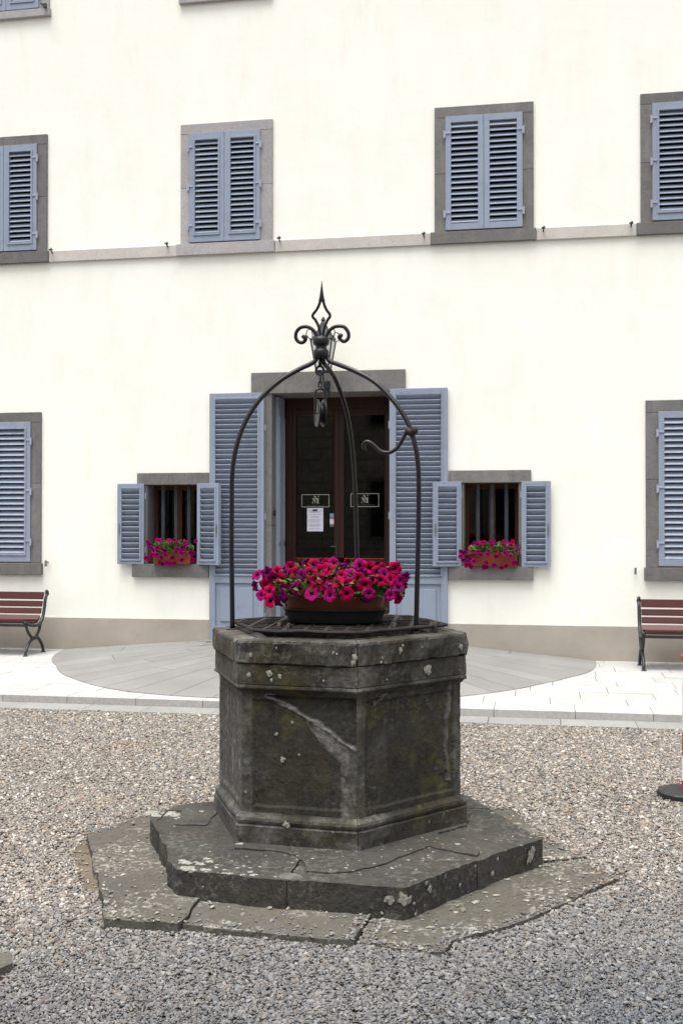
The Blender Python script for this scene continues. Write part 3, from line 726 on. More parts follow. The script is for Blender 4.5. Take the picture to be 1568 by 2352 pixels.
# ------------------------------------------------------------------ wall lantern over the door
lan = thing('wall_lantern', 'iron wall lantern with milky panes above the stone door lintel, behind the well finial', 'lantern')
lp = PY(742, 865, -.30); lx, lz = lp.x, lp.z
def sqring(mb, w0, z0, w1, z1, r=.006):
    for sx_, sy_ in ((1,1),(1,-1),(-1,1),(-1,-1)): mb.tube([(lx+sx_*w0,-.30+sy_*w0,z0),(lx+sx_*w1,-.30+sy_*w1,z1)], r, 6)
fm = MB(); sqring(fm, .070, lz+.06, .125, lz+.42, .009)
for w_, z_ in ((.070,lz+.06),(.125,lz+.42)):
    for k_ in range(4):
        c4 = [(1,1),(1,-1),(-1,-1),(-1,1)]; a_, b_ = c4[k_], c4[(k_+1)%4]; fm.tube([(lx+a_[0]*w_,-.30+a_[1]*w_,z_),(lx+b_[0]*w_,-.30+b_[1]*w_,z_)], .009, 6)
fm.build('lantern_frame', CAST, lan)
for k_ in range(4):
    c4 = [(1,1),(1,-1),(-1,-1),(-1,1)]; a_, b_ = c4[k_], c4[(k_+1)%4]; w0, w1 = .067, .121
    MB().add([(lx+a_[0]*w0,-.3+a_[1]*w0,lz+.065),(lx+b_[0]*w0,-.3+b_[1]*w0,lz+.065),(lx+b_[0]*w1,-.3+b_[1]*w1,lz+.415),(lx+a_[0]*w1,-.3+a_[1]*w1,lz+.415)], [(0,1,2,3)]).build('pane', FROST, lan)
MB().lathe([(.15,.42),(.155,.43),(.11,.49),(.06,.56),(.035,.62),(.02,.64),(.028,.66),(.012,.69),(.0,.70)], 8, (lx,-.3,lz)).build('lantern_cap', CAST, lan)
cm = MB()
for sx_ in (-1, 1):
    for sy_ in (-1, 1):
        cm.tube(smooth_path([(lx+sx_*.125,-.3+sy_*.125,lz+.42),(lx+sx_*.165,-.3+sy_*.16,lz+.46),(lx+sx_*.155,-.3+sy_*.15,lz+.52),(lx+sx_*.115,-.3+sy_*.115,lz+.53),(lx+sx_*.11,-.3+sy_*.11,lz+.48)]), .006, 6)
cm.build('scroll', CAST, lan)
MB().tube(smooth_path([(lx,-.3,lz+.06),(lx,-.3,lz-.01),(lx,-.26,lz-.09),(lx,-.16,lz-.13),(lx,-.06,lz-.10),(lx,-.03,lz-.10)]), .010, 8).tube(smooth_path([(lx,-.2,lz-.12),(lx,-.22,lz-.18),(lx,-.16,lz-.22),(lx,-.12,lz-.17)]), .007, 6).box(lx-.03,lx+.03,-.04,-.028,lz-.2,lz-.02).build('bracket', CAST, lan)

# ------------------------------------------------------------------ notice and card stickers on the glass
yg = YD+.028
def glass_rect(px0, py0, px1, py1): a_ = PY(px0,py1,yg); b_ = PY(px1,py0,yg); return a_.x, b_.x, a_.z, b_.z
x0,x1,z0,z1 = glass_rect(705.2,1167,742.1,1220.3)
nt_ = thing('paper_notice', 'white printed sheet of paper taped inside the left door glass under the monogram', 'notice')
MB().box(x0,x1,yg-.001,yg,z0,z1).build('sheet', PAPER, nt_)
im = MB(); W_, H_ = x1-x0, z1-z0
for v, u0, u1 in ((.085,.03,.30),(.085,.68,.95),(.155,.05,.93),(.18,.2,.8),(.28,.15,.9),(.36,.28,.72),(.40,.25,.75),(.50,.15,.85),(.55,.06,.82),(.60,.25,.75),(.69,.18,.82),(.74,.06,.88),(.78,.18,.75),(.89,.12,.85)):
    im.box(x0+W_*u0, x0+W_*u1, yg-.0022, yg-.001, z1-H_*v-.0030, z1-H_*v+.0030)
im.build('text_lines', INK, nt_)
MB().box(x0+W_*.335,x0+W_*.645,yg-.0024,yg-.001,z1-H_*.135,z1-H_*.05).box(x0+W_*.06,x0+W_*.10,yg-.0024,yg-.001,z1-H_*.37,z1-H_*.35).build('printed_header', INKD, nt_)
x0,x1,z0,z1 = glass_rect(757.4,1179.4,767.2,1210); st_ = thing('card_sticker', 'narrow strip of blue, red and white card stickers on the left door glass', 'sticker'); H_ = z1-z0
for v0, v1, mt in ((0,.25,CARDB),(.25,.42,CARDR),(.42,.80,CARDW),(.80,1.0,CARDK)): MB().box(x0,x1,yg-.001,yg,z1-H_*v1+.001,z1-H_*v0-.001).build('card_symbol', mt, st_)

# ------------------------------------------------------------------ the well
well = thing('stone_well', 'dark weathered hexagonal stone wellhead with broken panels and moulded rim on a stone step', 'well')
HC = [Vector((-1.672,-7.23)), Vector((-1.381,-7.812)), Vector((-.795,-7.857)), Vector((-.334,-7.28)), Vector((-.625,-6.70)), Vector((-1.211,-6.655))]
CC = Vector((-1.003,-7.255))
SC_ = [Vector(p) for p in STEPC]; SCC = Vector((-.96,-7.45))
def course(name, hc, cc, prof, mat, parent, nseg=22, gap=.0, chip=.004, seed=0, sides=range(6), cut=None):
    """six stones, each with its own moulded profile swept along one side; prof = [(scale, z)...] closed loop"""
    out = []
    for i in sides:
        a, b = hc[i], hc[(i+1)%6]; k_ = len(prof); vs = []; pat = []
        L_ = (b-a).length; g_ = gap/L_
        for j in range(nseg+1):
            t = g_+(1-2*g_)*j/nseg; p = a.lerp(b, t)
            for q, (s_, z_) in enumerate(prof):
                d = (p-cc); pp = cc+d*s_
                ed = min(t, 1-t)*L_
                am = chip*(1+1.3*math.exp(-ed/.03)); out_ = s_ > .8
                if out_:
                    nn_ = nz(pp.x*13+seed, pp.y*13, z_*13); n2 = nz(pp.x*45+seed, pp.y*45, z_*45)
                    push = -am*(max(0, nn_)*1.6+abs(n2)*.7)
                    pp = pp + d.normalized()*push; z2 = z_ + am*.5*nz(pp.x*20, pp.y*20, z_*9+seed)
                else: z2 = z_
                vs.append((pp.x, pp.y, z2)); pat.append(min(1, max(0, .75*math.exp(-ed/.045)*(.7+.9*nz(pp.x*17, pp.y*17, z_*17)) + .8*max(0, nz(pp.x*6+seed, pp.y*6, z_*6)-.12) + (.28 if i == 0 else 0))))
        fs = [(j*k_+q, (j+1)*k_+q, (j+1)*k_+(q+1)%k_, j*k_+(q+1)%k_) for j in range(nseg) for q in range(k_)]
        fs += [tuple(range(k_-1,-1,-1)), tuple(nseg*k_+q for q in range(k_))]
        m_ = MB(); m_.add(vs, fs); o = m_.build(name, mat, parent); o.data.attributes.new('patch','FLOAT','POINT').data.foreach_set('value', pat)
        bm = bmesh.new(); bm.from_mesh(o.data); bmesh.ops.recalc_face_normals(bm, faces=bm.faces); bm.to_mesh(o.data); bm.free()
        out.append(o)
    return out
course('plinth_stone', HC, CC, [(.80,.15),(.985,.15),(.985,.20),(.986,.245),(.976,.252),(.983,.262),(.986,.272),(.980,.284),(.965,.290),(.950,.297),(.942,.305),(.80,.305)], WELL, well, gap=.0015, seed=1)
course('frieze_stone', HC, CC, [(.80,.858),(.946,.858),(.956,.866),(.962,.874),(.980,.879),(.985,.886),(.982,.896),(.975,.900),(.981,.903),(.981,.94),(.981,.994),(.80,.994)], WELL, well, gap=.0015, seed=2)
course('rim_stone', HC, CC, [(.70,.996),(.990,.997),(1.0,1.003),(1.001,1.05),(1.0,1.094),(.992,1.104),(.97,1.107),(.90,1.110),(.80,1.111),(.70,1.106)], WELL, well, gap=.003, chip=.012, seed=3, nseg=44)
# wall panels: displaced grids with borders, spalls and cracks
WS = .94; Z0, Z1 = .303, .860
def pl_interp(u, pts): return float(np.interp(u, [p[0] for p in pts], [p[1] for p in pts]))
SP1 = [(.0,1.2),(.20,1.0),(.234,.98),(.427,.90),(.524,.84),(.60,.80),(.685,.763),(.78,.70),(.863,.637),(.95,.60),(1.0,.57)]
SP2 = [(.50,.90),(.56,.80),(.60,.71),(.66,.63),(.74,.55),(.80,.50),(.86,.45),(.865,.2),(.85,.0)]
def wall_panel(i, nu, nv):
    a, b = CC+(HC[i]-CC)*WS, CC+(HC[(i+1)%6]-CC)*WS
    L_ = (b-a).length; nrm = Vector(((b-a).y, -(b-a).x)).normalized(); nrm = nrm if nrm.dot((a+b)/2-CC) > 0 else -nrm
    vs = []; pat = []
    for j in range(nv+1):
        for q in range(nu+1):
            u, v = q/nu, j/nv; x_, z_ = u*L_, v*(Z1-Z0)
            n1, n2, n3 = nz(x_*4+i*9, z_*4), nz(x_*15+i*9, z_*15, 3), nz(x_*45, z_*45, i)
            uu = u + .010*n1 + .006*n2; vv = v + .012*n2
            bd = min(uu, 1-uu)*L_; bz = min(vv, 1-vv)*(Z1-Z0)
            d = -.009*min(1, max(0, (min(bd-.055, bz-.030))/.010)) + .0015*n2+.0008*n3
            if i == 0: pt0 = .3+.5*max(0, nz(x_*30, z_*3, 4))
            if .05 < bd < .062 and bz > .03: d -= .004                      # scored line beside the corner strip
            pt = (.30+.35*n2+.2*n1)*(1 if bd < .05 else .3) if bd < .06 else max(0, n1*.6-.12)
            if i == 1:
                k_ = pl_interp(u, SP1)+.018*n2+.008*n3
                if u > .16 and v > k_ and v < .985: d = -.030+.006*n1+.002*n3; pt = .1
                elif u > .2 and abs(v-k_) < .030+.03*n2: pt = 1.0; d += .003*(1+n3)
                elif u > .48:
                    lo = float(np.interp(v, [p[1] for p in SP2][::-1], [p[0] for p in SP2][::-1]))+.02*n2
                    if u > lo and v < k_ and u < .93: pt = .48+.7*n2+.5*n3; d = min(d, -.004+.003*n2)
            elif i == 2:
                k_ = .80+.42*(u-.02)/.5+.01*n2
                if .14 < u < .55 and v > k_ and v < .965: d = -.016+.003*n2
                if .16 < u < .46 and abs(v-k_) < .03+.02*n1: pt = .75
                cu = .845+.012*math.sin(v*9)+.01*n2
                if v > .12 and abs(u-cu) < .011: d = -.022
                if cu < u < cu+.045 and v > .15: d -= .005*(n1+.4); pt = max(pt, .5+.3*n2)
                if .78 < u < .86 and .1+abs(u-.80)*1.2 < v < .22: d = -.014
            else: d += .003*n1
            if i == 0: pt = max(pt, pt0)
            e_ = min(u, 1-u)*L_
            d -= .006*math.exp(-e_/.008)*(.6+abs(n2))
            p = a.lerp(b, u)+nrm*d; vs.append((p.x, p.y, Z0+z_)); pat.append(min(1, max(0, pt)))
    W1 = nu+1; fs = [(j*W1+q, j*W1+q+1, (j+1)*W1+q+1, (j+1)*W1+q) for j in range(nv) for q in range(nu)]
    o_ = len(vs); ia, ib = CC+(HC[i]-CC)*.80, CC+(HC[(i+1)%6]-CC)*.80
    vs += [(ia.x,ia.y,Z0),(ib.x,ib.y,Z0),(ib.x,ib.y,Z1),(ia.x,ia.y,Z1)]; pat += [0]*4; fs += [(o_,o_+3,o_+2,o_+1)]
    m_ = MB(); m_.add(vs, fs); me_ = m_.mesh('wall_panel', WELL, True); me_.attributes.new('patch', 'FLOAT', 'POINT').data.foreach_set('value', pat)
    return link('wall_panel', me_, well)
for i in range(6): wall_panel(i, *((150,150) if i in (1,2) else (70,70) if i in (0,) else (24,24)))
# dark shaft lining
vs = []; 
for z_ in (.10, 1.0):
    for c_ in HC: p = CC+(c_-CC)*.705; vs.append((p.x, p.y, z_))
MB().add(vs, [(i, 6+i, 6+(i+1)%6, (i+1)%6) for i in range(6)]+[tuple(range(6))]).build('shaft_lining', WELL, well)
# the step the well stands on
stp = thing('well_step', 'thick hexagonal step of cracked grey slabs with white lichen, under the well', 'step')
def P2(px, py, z=.16): return PZ(px, py, z).to_2d()
jA0, jA1 = P2(662,2024), P2(700,1950); jB0, jB1 = P2(1095,1977), P2(985,1925)
Lc, FLc, Fc, Rc, BRc, BLc = SC_
inn = CC
stones = [ [Lc, FLc, jA0, jA1, inn.lerp(jA1,.2), inn.lerp(Lc,.4)],
           [jA0, Fc, jB0, jB1, inn.lerp(jB1,.2), inn.lerp(jA1,.2), jA1],
           [jB0, Rc, BRc.lerp(Rc,.35), inn.lerp(BRc,.4), inn.lerp(jB1,.2), jB1],
           [BRc.lerp(Rc,.35), BRc, BLc.lerp(BRc,.5), inn.lerp(BRc,.4)],
           [BLc.lerp(BRc,.5), BLc, Lc.lerp(BLc,.45), inn.lerp(Lc,.4), inn.lerp(BRc,.4)],
           [Lc.lerp(BLc,.45), Lc, inn.lerp(Lc,.4)] ]
for i, pl in enumerate(stones):
    cx_ = sum(p.x for p in pl)/len(pl); cy_ = sum(p.y for p in pl)/len(pl)
    pl = [tuple(p+(Vector((cx_,cy_))-p).normalized()*.0065) for p in pl]
    slab('step_slab', pl, -.02, .158+R.uniform(-.002,.003), STEP, stp, .010, .011, .006, .025, 3)
# thin laminated layers left on top of the slabs
lay = [[(362,1884),(392,1862),(418,1862),(400,1893),(470,1895),(500,1860),(500,1840),(400,1850)],
       [(545,1945),(700,1958),(770,1972),(848,1966),(930,1950),(985,1928),(1080,1900),(1080,1880),(845,1935),(545,1925)]]
lay[1] = [(545,1947),(640,1955),(690,1968),(700,2002),(770,2004),(860,1990),(930,1962),(990,1944),(1090,1965),(1100,1955),(1000,1915),(1075,1895),(1075,1860),(845,1900),(545,1900)]
for i, l_ in enumerate(lay): slab('stone_layer', [P2(*q, .165) for q in l_], .150, .1665+.001*i, STEP, stp, .012, .005, 0, .02, 7+i)
# pale mortar repair at the front joint
rp = MB(); c_ = P2(662,2020, .16)
rp.lathe([(.055,-.004),(.05,.004),(.035,.010),(.012,.012),(0,.012)], 14, (c_.x,c_.y+.035,.158), 1, .8); 
n = NT('pale_mortar'); c = n.mix(n.mr(n.noise(30,5), .3, .7), (.07,.068,.063), (.13,.128,.12)); n.bump(n.noise(40,5), .8, .01); PMORT = n.done(c, .95, .1)
rp.build('mortar_repair', PMORT, stp)
# lichen crusts: thin pale irregular discs on the stone
n = NT('lichen'); c = n.mix(n.mr(n.noise(95,6,.7), .38, .6), (.12,.118,.10), (.32,.315,.28)); n.bump(n.noise(150,4), .6, .003); LICH = n.done(c, .95, .1)
def crust(cx, cy, z, r, seed, mb):
    k_ = 14; vs = [(cx, cy, z+.0018)]
    for ring, f in ((.6,.0016),(1,.0002)):
        for q in range(k_):
            a = 2*pi*q/k_; rr_ = r*ring*(1+.9*nz(math.cos(a)*1.8+seed, math.sin(a)*1.8, seed)+.35*nz(math.cos(a)*5+seed, math.sin(a)*5, seed)); vs.append((cx+rr_*math.cos(a)*1.2, cy+rr_*math.sin(a), z+f))
    fs = [(0,1+q,1+(q+1)%k_) for q in range(k_)]+[(1+q,1+k_+q,1+k_+(q+1)%k_,1+(q+1)%k_) for q in range(k_)]
    mb.add(vs, fs)
lm = MB()
for q in range(34):
    t = R.random(); px = 408+t*180+R.gauss(0,12); py = 1998-R.random()*36+t*18
    p = P2(px, py, .16); crust(p.x, p.y, .1605, R.uniform(.005,.019)*(1.3-t*.8), q*1.7, lm)
for q in range(16):
    p = P2(350+R.random()*70, 1877-R.random()*14, .16); crust(p.x, p.y, .1605, R.uniform(.01,.03), q*2.7, lm)
for q in range(26):
    p = P2(R.uniform(430,1230), R.uniform(1850,2030), .16)
    if inside(np.array([[p.x,p.y]]), STEPC)[0] and not inside(np.array([[p.x,p.y]]), [(c_.x,c_.y) for c_ in HC])[0]: crust(p.x, p.y, .1605, R.uniform(.003,.008), q*.7, lm)
tag(lm.build('lichen_crust', LICH, stp), kind='stuff')
lm = MB()
for q in range(60):
    zone = R.random()
    px, py = (R.uniform(860,1420), R.uniform(1990,2185)) if zone < .75 else (R.uniform(640,880), R.uniform(2080,2155))
    for pl, z_, _ in SL[1:4]:
        p = PZ(px, py, z_)
        if inside(np.array([[p.x,p.y]]), pl)[0] and not inside(np.array([[p.x,p.y]]), STEPC)[0]: crust(p.x, p.y, z_+.0035, R.uniform(.003,.010)*(1.4 if px > 950 else .8), q*1.3, lm); break
tag(lm.build('lichen_crust', LICH, paving), kind='stuff')
def wallspots(face, pts, lm_, sc=WS, HC=HC, CC=CC):
    pts = [(u,z_,r_*.85,sd) for u,z_,r_,sd in pts]
    i = face; a, b = CC+(HC[i]-CC)*sc, CC+(HC[(i+1)%6]-CC)*sc; L_ = (b-a).length; nrm = Vector(((b-a).y, -(b-a).x)).normalized(); t3 = (b-a).normalized()
    for u, z_, r, seed in pts:
        c0 = a.lerp(b, u)+nrm*.0022; k_ = 26; vs = [(c0.x,c0.y,z_)]
        for q in range(k_):
            an = 2*pi*q/k_; rr_ = r*(.95+.7*nz(math.cos(an)*1.3+seed, math.sin(an)*1.3, seed)+.22*nz(math.cos(an)*4+seed, math.sin(an)*4, seed)+.12*nz(math.cos(an)*11, math.sin(an)*11, seed)); p = c0+t3*rr_*math.cos(an)-nrm*.002; vs.append((p.x,p.y,z_+rr_*math.sin(an)*1.1))
        lm_.add(vs, [(0,1+q,1+(q+1)%k_) for q in range(k_)])
lm = MB()
wallspots(1, [(.10,.945,.012,1),(.27,.955,.017,2),(.36,.945,.012,3),(.29,.925,.009,4),(.72,.93,.006,5)], lm, .984)
wallspots(1, [(.13,1.04,.010,6),(.34,1.075,.006,7),(.97,1.045,.016,8),(.96,1.02,.012,9),(.80,1.06,.007,10),(.83,1.055,.006,11)], lm, 1.002)
wallspots(2, [(.36,1.055,.017,12),(.20,1.03,.009,13),(.19,1.01,.008,14),(.92,1.04,.018,15),(.38,1.075,.008,16),(.55,1.06,.005,17)], lm, 1.002)
wallspots(2, [(.25,.925,.006,18),(.62,.945,.03,19)], lm, .984)
wallspots(1, [(.44,.728,.008,20),(.30,.672,.010,21),(.355,.555,.014,22),(.50,.58,.007,23)], lm, .930)
wallspots(1, [(.42,.268,.018,24)], lm, .99)
tag(lm.build('lichen_crust', LICH, well), kind='stuff')

lm = MB()
wallspots(1, [(.93,.11,.022,31),(.985,.115,.028,32),(.90,.05,.008,33),(.13,.10,.006,34),(.52,.09,.008,35)], lm, 1.003, SC_, SCC)
wallspots(2, [(.02,.11,.020,36),(.05,.085,.008,37),(.06,.04,.010,38),(.155,.125,.017,39),(.13,.15,.011,40),(.36,.09,.009,41),(.60,.085,.013,42),(.64,.14,.008,43),(.90,.09,.030,44),(.92,.12,.022,45),(.47,.145,.008,46)], lm, 1.003, SC_, SCC)
tag(lm.build('lichen_crust', LICH, stp), kind='stuff')

# ------------------------------------------------------------------ iron grate over the mouth
grate = thing('well_grate', 'rusty woven iron lattice cover lying over the well mouth', 'grate')
GZ = 1.138; gp = [CC+(c_-CC)*.83 for c_ in HC]
def clip_line(o_, d_):
    ts = []
    for i in range(6):
        a, b = gp[i], gp[(i+1)%6]; e_ = b-a; den = d_.x*e_.y-d_.y*e_.x
        if abs(den) < 1e-9: continue
        w_ = a-o_; t = (w_.x*e_.y-w_.y*e_.x)/den; s_ = (w_.x*d_.y-w_.y*d_.x)/den
        if 0 <= s_ <= 1: ts.append(t)
    return (min(ts), max(ts)) if len(ts) > 1 else None
th = math.radians(4)
for fam in (0, 1):
    d_ = Vector((math.cos(th+fam*pi/2), math.sin(th+fam*pi/2))); pn = Vector((-d_.y, d_.x))
    for k_ in (range(-13, 14) if fam == 0 else range(-5, 6)):
        o_ = CC+pn*(k_*(.040 if fam == 0 else .098)+.01); t = clip_line(o_, d_)
        if not t or t[1]-t[0] < .1: continue
        ns_ = 24; vs = []
        for j in range(ns_+1):
            tt = t[0]+(t[1]-t[0])*j/ns_; p = o_+d_*tt
            wv = (.004*math.sin((tt/.098+k_)*pi) if fam == 0 else .002)+.005*nz(p.x*3,p.y*3,k_*.2)
            for sg, zz_ in ((-1,0),(1,0),(1,.006),(-1,.006)):
                q = p+pn*sg*(.009 if fam == 0 else .010); vs.append((q.x, q.y, GZ+wv+zz_))
        fs = [(j*4+a, j*4+(a+1)%4, (j+1)*4+(a+1)%4, (j+1)*4+a) for j in range(ns_) for a in range(4)]+[(3,2,1,0),(ns_*4,ns_*4+1,ns_*4+2,ns_*4+3)]
        MB().add(vs, fs).build('lattice_bar', RUST, grate)
ring = []
for i in range(6):
    for j in range(8):
        p = gp[i].lerp(gp[(i+1)%6], j/8); ring.append((p.x, p.y, GZ+.004+.006*nz(p.x*7,p.y*7,2)))
MB().tube(ring+ring[:1], .009, 8).build('edge_bar', RUST, grate)
for px_, py_ in ((641,1450),(662,1452),(1000,1446),(905,1450)):
    p = PZ(px_, py_, 1.125); MB().tube(smooth_path([(p.x,p.y+.05,1.135),(p.x,p.y+.02,1.158),(p.x,p.y-.005,1.150),(p.x,p.y-.01,1.115)]), .011, 8).build('clasp', RUST, grate)
n = NT('dead_leaves'); c = vary(n, n.mix(n.mr(n.noise(40,3), .3, .7), (.05,.036,.022), (.022,.016,.011)), .2); DEADM = n.done(c, .9, .1)
lm = MB()
for q in range(150):
    a = R.uniform(0,2*pi); r = R.uniform(.1,.50)**.9; x_, y_ = CC.x+r*math.cos(a)*.95, CC.y+r*math.sin(a)*.9; s_ = R.uniform(.004,.010); z_ = GZ+.011+R.uniform(0,.006); t1 = R.uniform(0,6)
    lm.add([(x_+s_*math.cos(t1),y_+s_*math.sin(t1),z_),(x_+s_*.4*math.cos(t1+1.6),y_+s_*.4*math.sin(t1+1.6),z_+.003),(x_-s_*math.cos(t1),y_-s_*math.sin(t1),z_+R.uniform(0,.006)),(x_-s_*.4*math.cos(t1+1.6),y_-s_*.4*math.sin(t1+1.6),z_)], [(0,1,2,3)])
tag(lm.build('leaf_litter', DEADM), 'small dead petals and twigs scattered over the well grate', 'leaf litter', kind='stuff')

# ------------------------------------------------------------------ wrought iron frame
fr = thing('wrought_iron_arch', 'black wrought iron three-legged arch over the well with a lily finial', 'iron arch')
YB, YA = -7.37, -7.20
def legpts(px, y0, y1):
    bx, ax = px[0][0], px[-1][0]
    return [PY(a, b, y0+(y1-y0)*min(1,max(0,(a-bx)/(ax-bx)))**1.0) for a, b in px]
Lg = [(534,1449),(533,1350),(532,1256),(532.5,1170),(533.4,1093),(539.6,1041.7),(551.2,998.7),(570.5,955.8),(600.6,912.8),(643.6,874),(686.6,848.4),(712,836.5),(724,828),(729,815)]
Rg = [(955,1455),(957.5,1350),(959.6,1256.5),(961,1170),(960.7,1084.7),(955,1033),(942.2,985.9),(922.9,947.2),(892.8,908.5),(858.5,876.3),(815.5,852.7),(775,836.5),(757,829),(748,815)]
Bg = [(822,1438),(821,1340),(819,1250),(816.5,1160),(812.5,1070),(805.5,1000),(793,935),(773,878),(757,850),(744,834),(740,815)]
for px_, y0, rr_ in ((Lg,YB,.0125),(Rg,-7.36,.0125),(Bg,-6.74,.0120)):
    pts = smooth_path(legpts(px_, y0, YA), 5); o = MB().tube(pts, rr_, 12).build('leg', IRON, fr, smooth=True)
    b_ = pts[0]; MB().lathe([(.030,0),(.030,.006),(.018,.010),(0,.010)], 16, (b_.x, b_.y, 1.107)).build('foot_plate', RUST, fr)
F_ = lambda x, y, yy=YA: PY(x, y, yy)
cb = MB(); c_ = F_(737.5, 785); u_ = 1/470.
def pr(lst, px0): return [(r*u_, F_(px0, y).z) for r, y in lst]
cb.lathe([(r, z_) for r, z_ in pr([(0,824),(15,823),(18,820),(19,815),(19,809),(18,804.5),(15,802),(13.5,801),(13.5,795),(15,794),(18.5,792),(20,788),(20,781),(18.5,776.5),(15,774),(0,773)], 737.5)], 20, (c_.x, YA, 0)); cb.build('collar', IRON, fr, smooth=True)
C6 = lambda x, y: F_((1000+x/2.24)*.6125, (1000+y/2.24)*.6125)
for pts in ([(428,625),(418,580),(395,540),(360,512),(320,504),(280,515),(252,545),(243,585),(255,620),(285,638),(315,630),(325,605),(310,590),(293,592)],
            [(492,625),(500,585),(525,540),(560,510),(600,500),(645,505),(675,535),(688,575),(678,610),(650,628),(622,615),(610,592),(622,580),(632,590)]):
    p3 = smooth_path([C6(*q) for q in pts], 5); k_ = len(p3); rad = [.0095 if i < k_*.78 else .0095+.003*math.sin((i/k_-.78)/.22*pi)-(.004 if i > k_*.95 else 0) for i in range(k_)]
    MB().tube(p3, rad, 12).build('scroll', IRON, fr, smooth=True)
sp_ = MB()
for pts in ([(452,625),(448,560),(434,500),(410,450),(384,412),(420,360),(443,310),(453,260),(459,190),(462,122)], [(470,625),(474,560),(488,500),(510,450),(532,410),(500,360),(480,310),(470,260),(464,190),(462,120)]):
    p3 = smooth_path([C6(*q) for q in pts], 4); k_ = len(p3); sp_.tube(p3, [.0075 if i < k_*.7 else .0085*(1-(i/k_-.7)/.3)+.0008 for i in range(k_)], 10)
sp_.build('spearhead', IRON, fr, smooth=True)
sp2 = MB().tube([C6(461,625), C6(461,575)], [.012,.009], 8); sp2.build('finial_stem', IRON, fr, smooth=True)
rg = MB(); c_ = F_(734.5, 851); rg.tube([(c_.x+.020*math.cos(a), YA-.002*0, c_.z+.022*math.sin(a)) for a in np.linspace(0,2*pi,21)], .0065, 8); rg.tube([F_(736,822), F_(735,842)], .010, 8); rg.build('eye_ring', IRON, fr, smooth=True)
hk = smooth_path([C6(*q) for q in ((838,1528),(826,1535),(812,1520),(812,1492),(832,1472),(862,1475),(900,1503),(948,1546),(1000,1563),(1050,1553),(1100,1516),(1135,1460),(1160,1415),(1195,1388),(1240,1378))], 4)
fa_ = (955-738); hk = [p+Vector((0,-.020-.10*max(0,min(1,i/len(hk))),0)) for i, p in enumerate(hk)]
hk = [PY(784+FPX*((p-CAMP).dot(RT)/(p-CAMP).dot(FW)), 1176-FPX*((p-CAMP).dot(UP)/(p-CAMP).dot(FW)), p.y) for p in hk]
hk2 = []
pxs = smooth_path([((1000+x/2.24)*.6125, (1000+y/2.24)*.6125, 0) for x, y in ((838,1528),(826,1535),(812,1520),(812,1492),(832,1472),(862,1475),(900,1503),(948,1546),(1000,1563),(1050,1553),(1100,1516),(1135,1460),(1160,1415),(1195,1388),(1240,1378))], 4)
for i, q in enumerate(pxs): hk2.append(PY(q.x, q.y, -7.355+.02*(1-i/len(pxs))))
MB().tube(hk2, [.007 if i < 8 else .0095 for i in range(len(hk2))], 10).build('hook_arm', IRON, fr, smooth=True)
kp = PY((1000+1240/2.24)*.6125, (1000+1375/2.24)*.6125, -7.36); MB().lathe([(0,-.02),(.012,-.018),(.017,-.006),(.017,.006),(.012,.018),(0,.02)], 12, (kp.x,kp.y,kp.z)).build('knob', RUST, fr, smooth=True)
cp = PY((1000+1200/2.24)*.6125, (1000+1388/2.24)*.6125, -7.355); MB().tube([cp+Vector((.02,0,-.012)), cp+Vector((-.02,0,.010))], .019, 12).build('clamp', RUST, fr, smooth=True)

# pulley hanging from the eye
pul = thing('well_pulley', 'dark iron pulley wheel hanging in its bracket from the frame ring', 'pulley')
def link_ring(c_, w_, h_, ax, r):
    return [c_+ax*(w_*math.cos(a))+Vector((0,0,h_*math.sin(a))) for a in np.linspace(0,2*pi,17)]
X_, Y_ = Vector((1,0,0)), Vector((0,1,0))
MB().tube(link_ring(F_(736,868), .007, .024, Y_, .004), .0042, 8).build('chain_link', IRON, pul, smooth=True)
MB().tube(link_ring(F_(735,884), .008, .020, X_, .004), .0046, 8).build('chain_link', IRON, pul, smooth=True)
wc = F_(735.5, 949); yw = math.radians(24); axd = Vector((math.cos(yw), math.sin(yw)*1.0, 0))      # axle direction
# axle runs mostly sideways
bt = F_(734.5, 893); hw = .027
bp = [wc+axd*(-hw)+Vector((0,0,-.004)), wc+axd*(-hw)+Vector((0,0,.06)), wc+axd*(-hw*.95)+Vector((0,0,bt.z-wc.z-.018)), wc+axd*(-hw*.5)+Vector((0,0,bt.z-wc.z-.004)), wc+Vector((0,0,bt.z-wc.z)),
      wc+axd*(hw*.5)+Vector((0,0,bt.z-wc.z-.004)), wc+axd*(hw*.95)+Vector((0,0,bt.z-wc.z-.018)), wc+axd*hw+Vector((0,0,.06)), wc+axd*hw+Vector((0,0,-.014))]
MB().tube(smooth_path(bp, 5), .0062, 10).build('bracket', IRON, pul, smooth=True)
whl = MB().lathe([(0,-.016),(.050,-.015),(.064,-.021),(.071,-.019),(.071,-.014),(.050,-.003),(.050,.003),(.071,.014),(.071,.019),(.064,.021),(.050,.015),(0,.016)], 36).build('wheel', IRON, pul, smooth=False)
whl.rotation_euler = (0, pi/2, yw); whl.location = wc
ax_ = MB().tube([(0,0,-.028),(0,0,.028)], .006, 8).build('axle', METAL, pul); ax_.rotation_euler = (0, pi/2, yw); ax_.location = wc

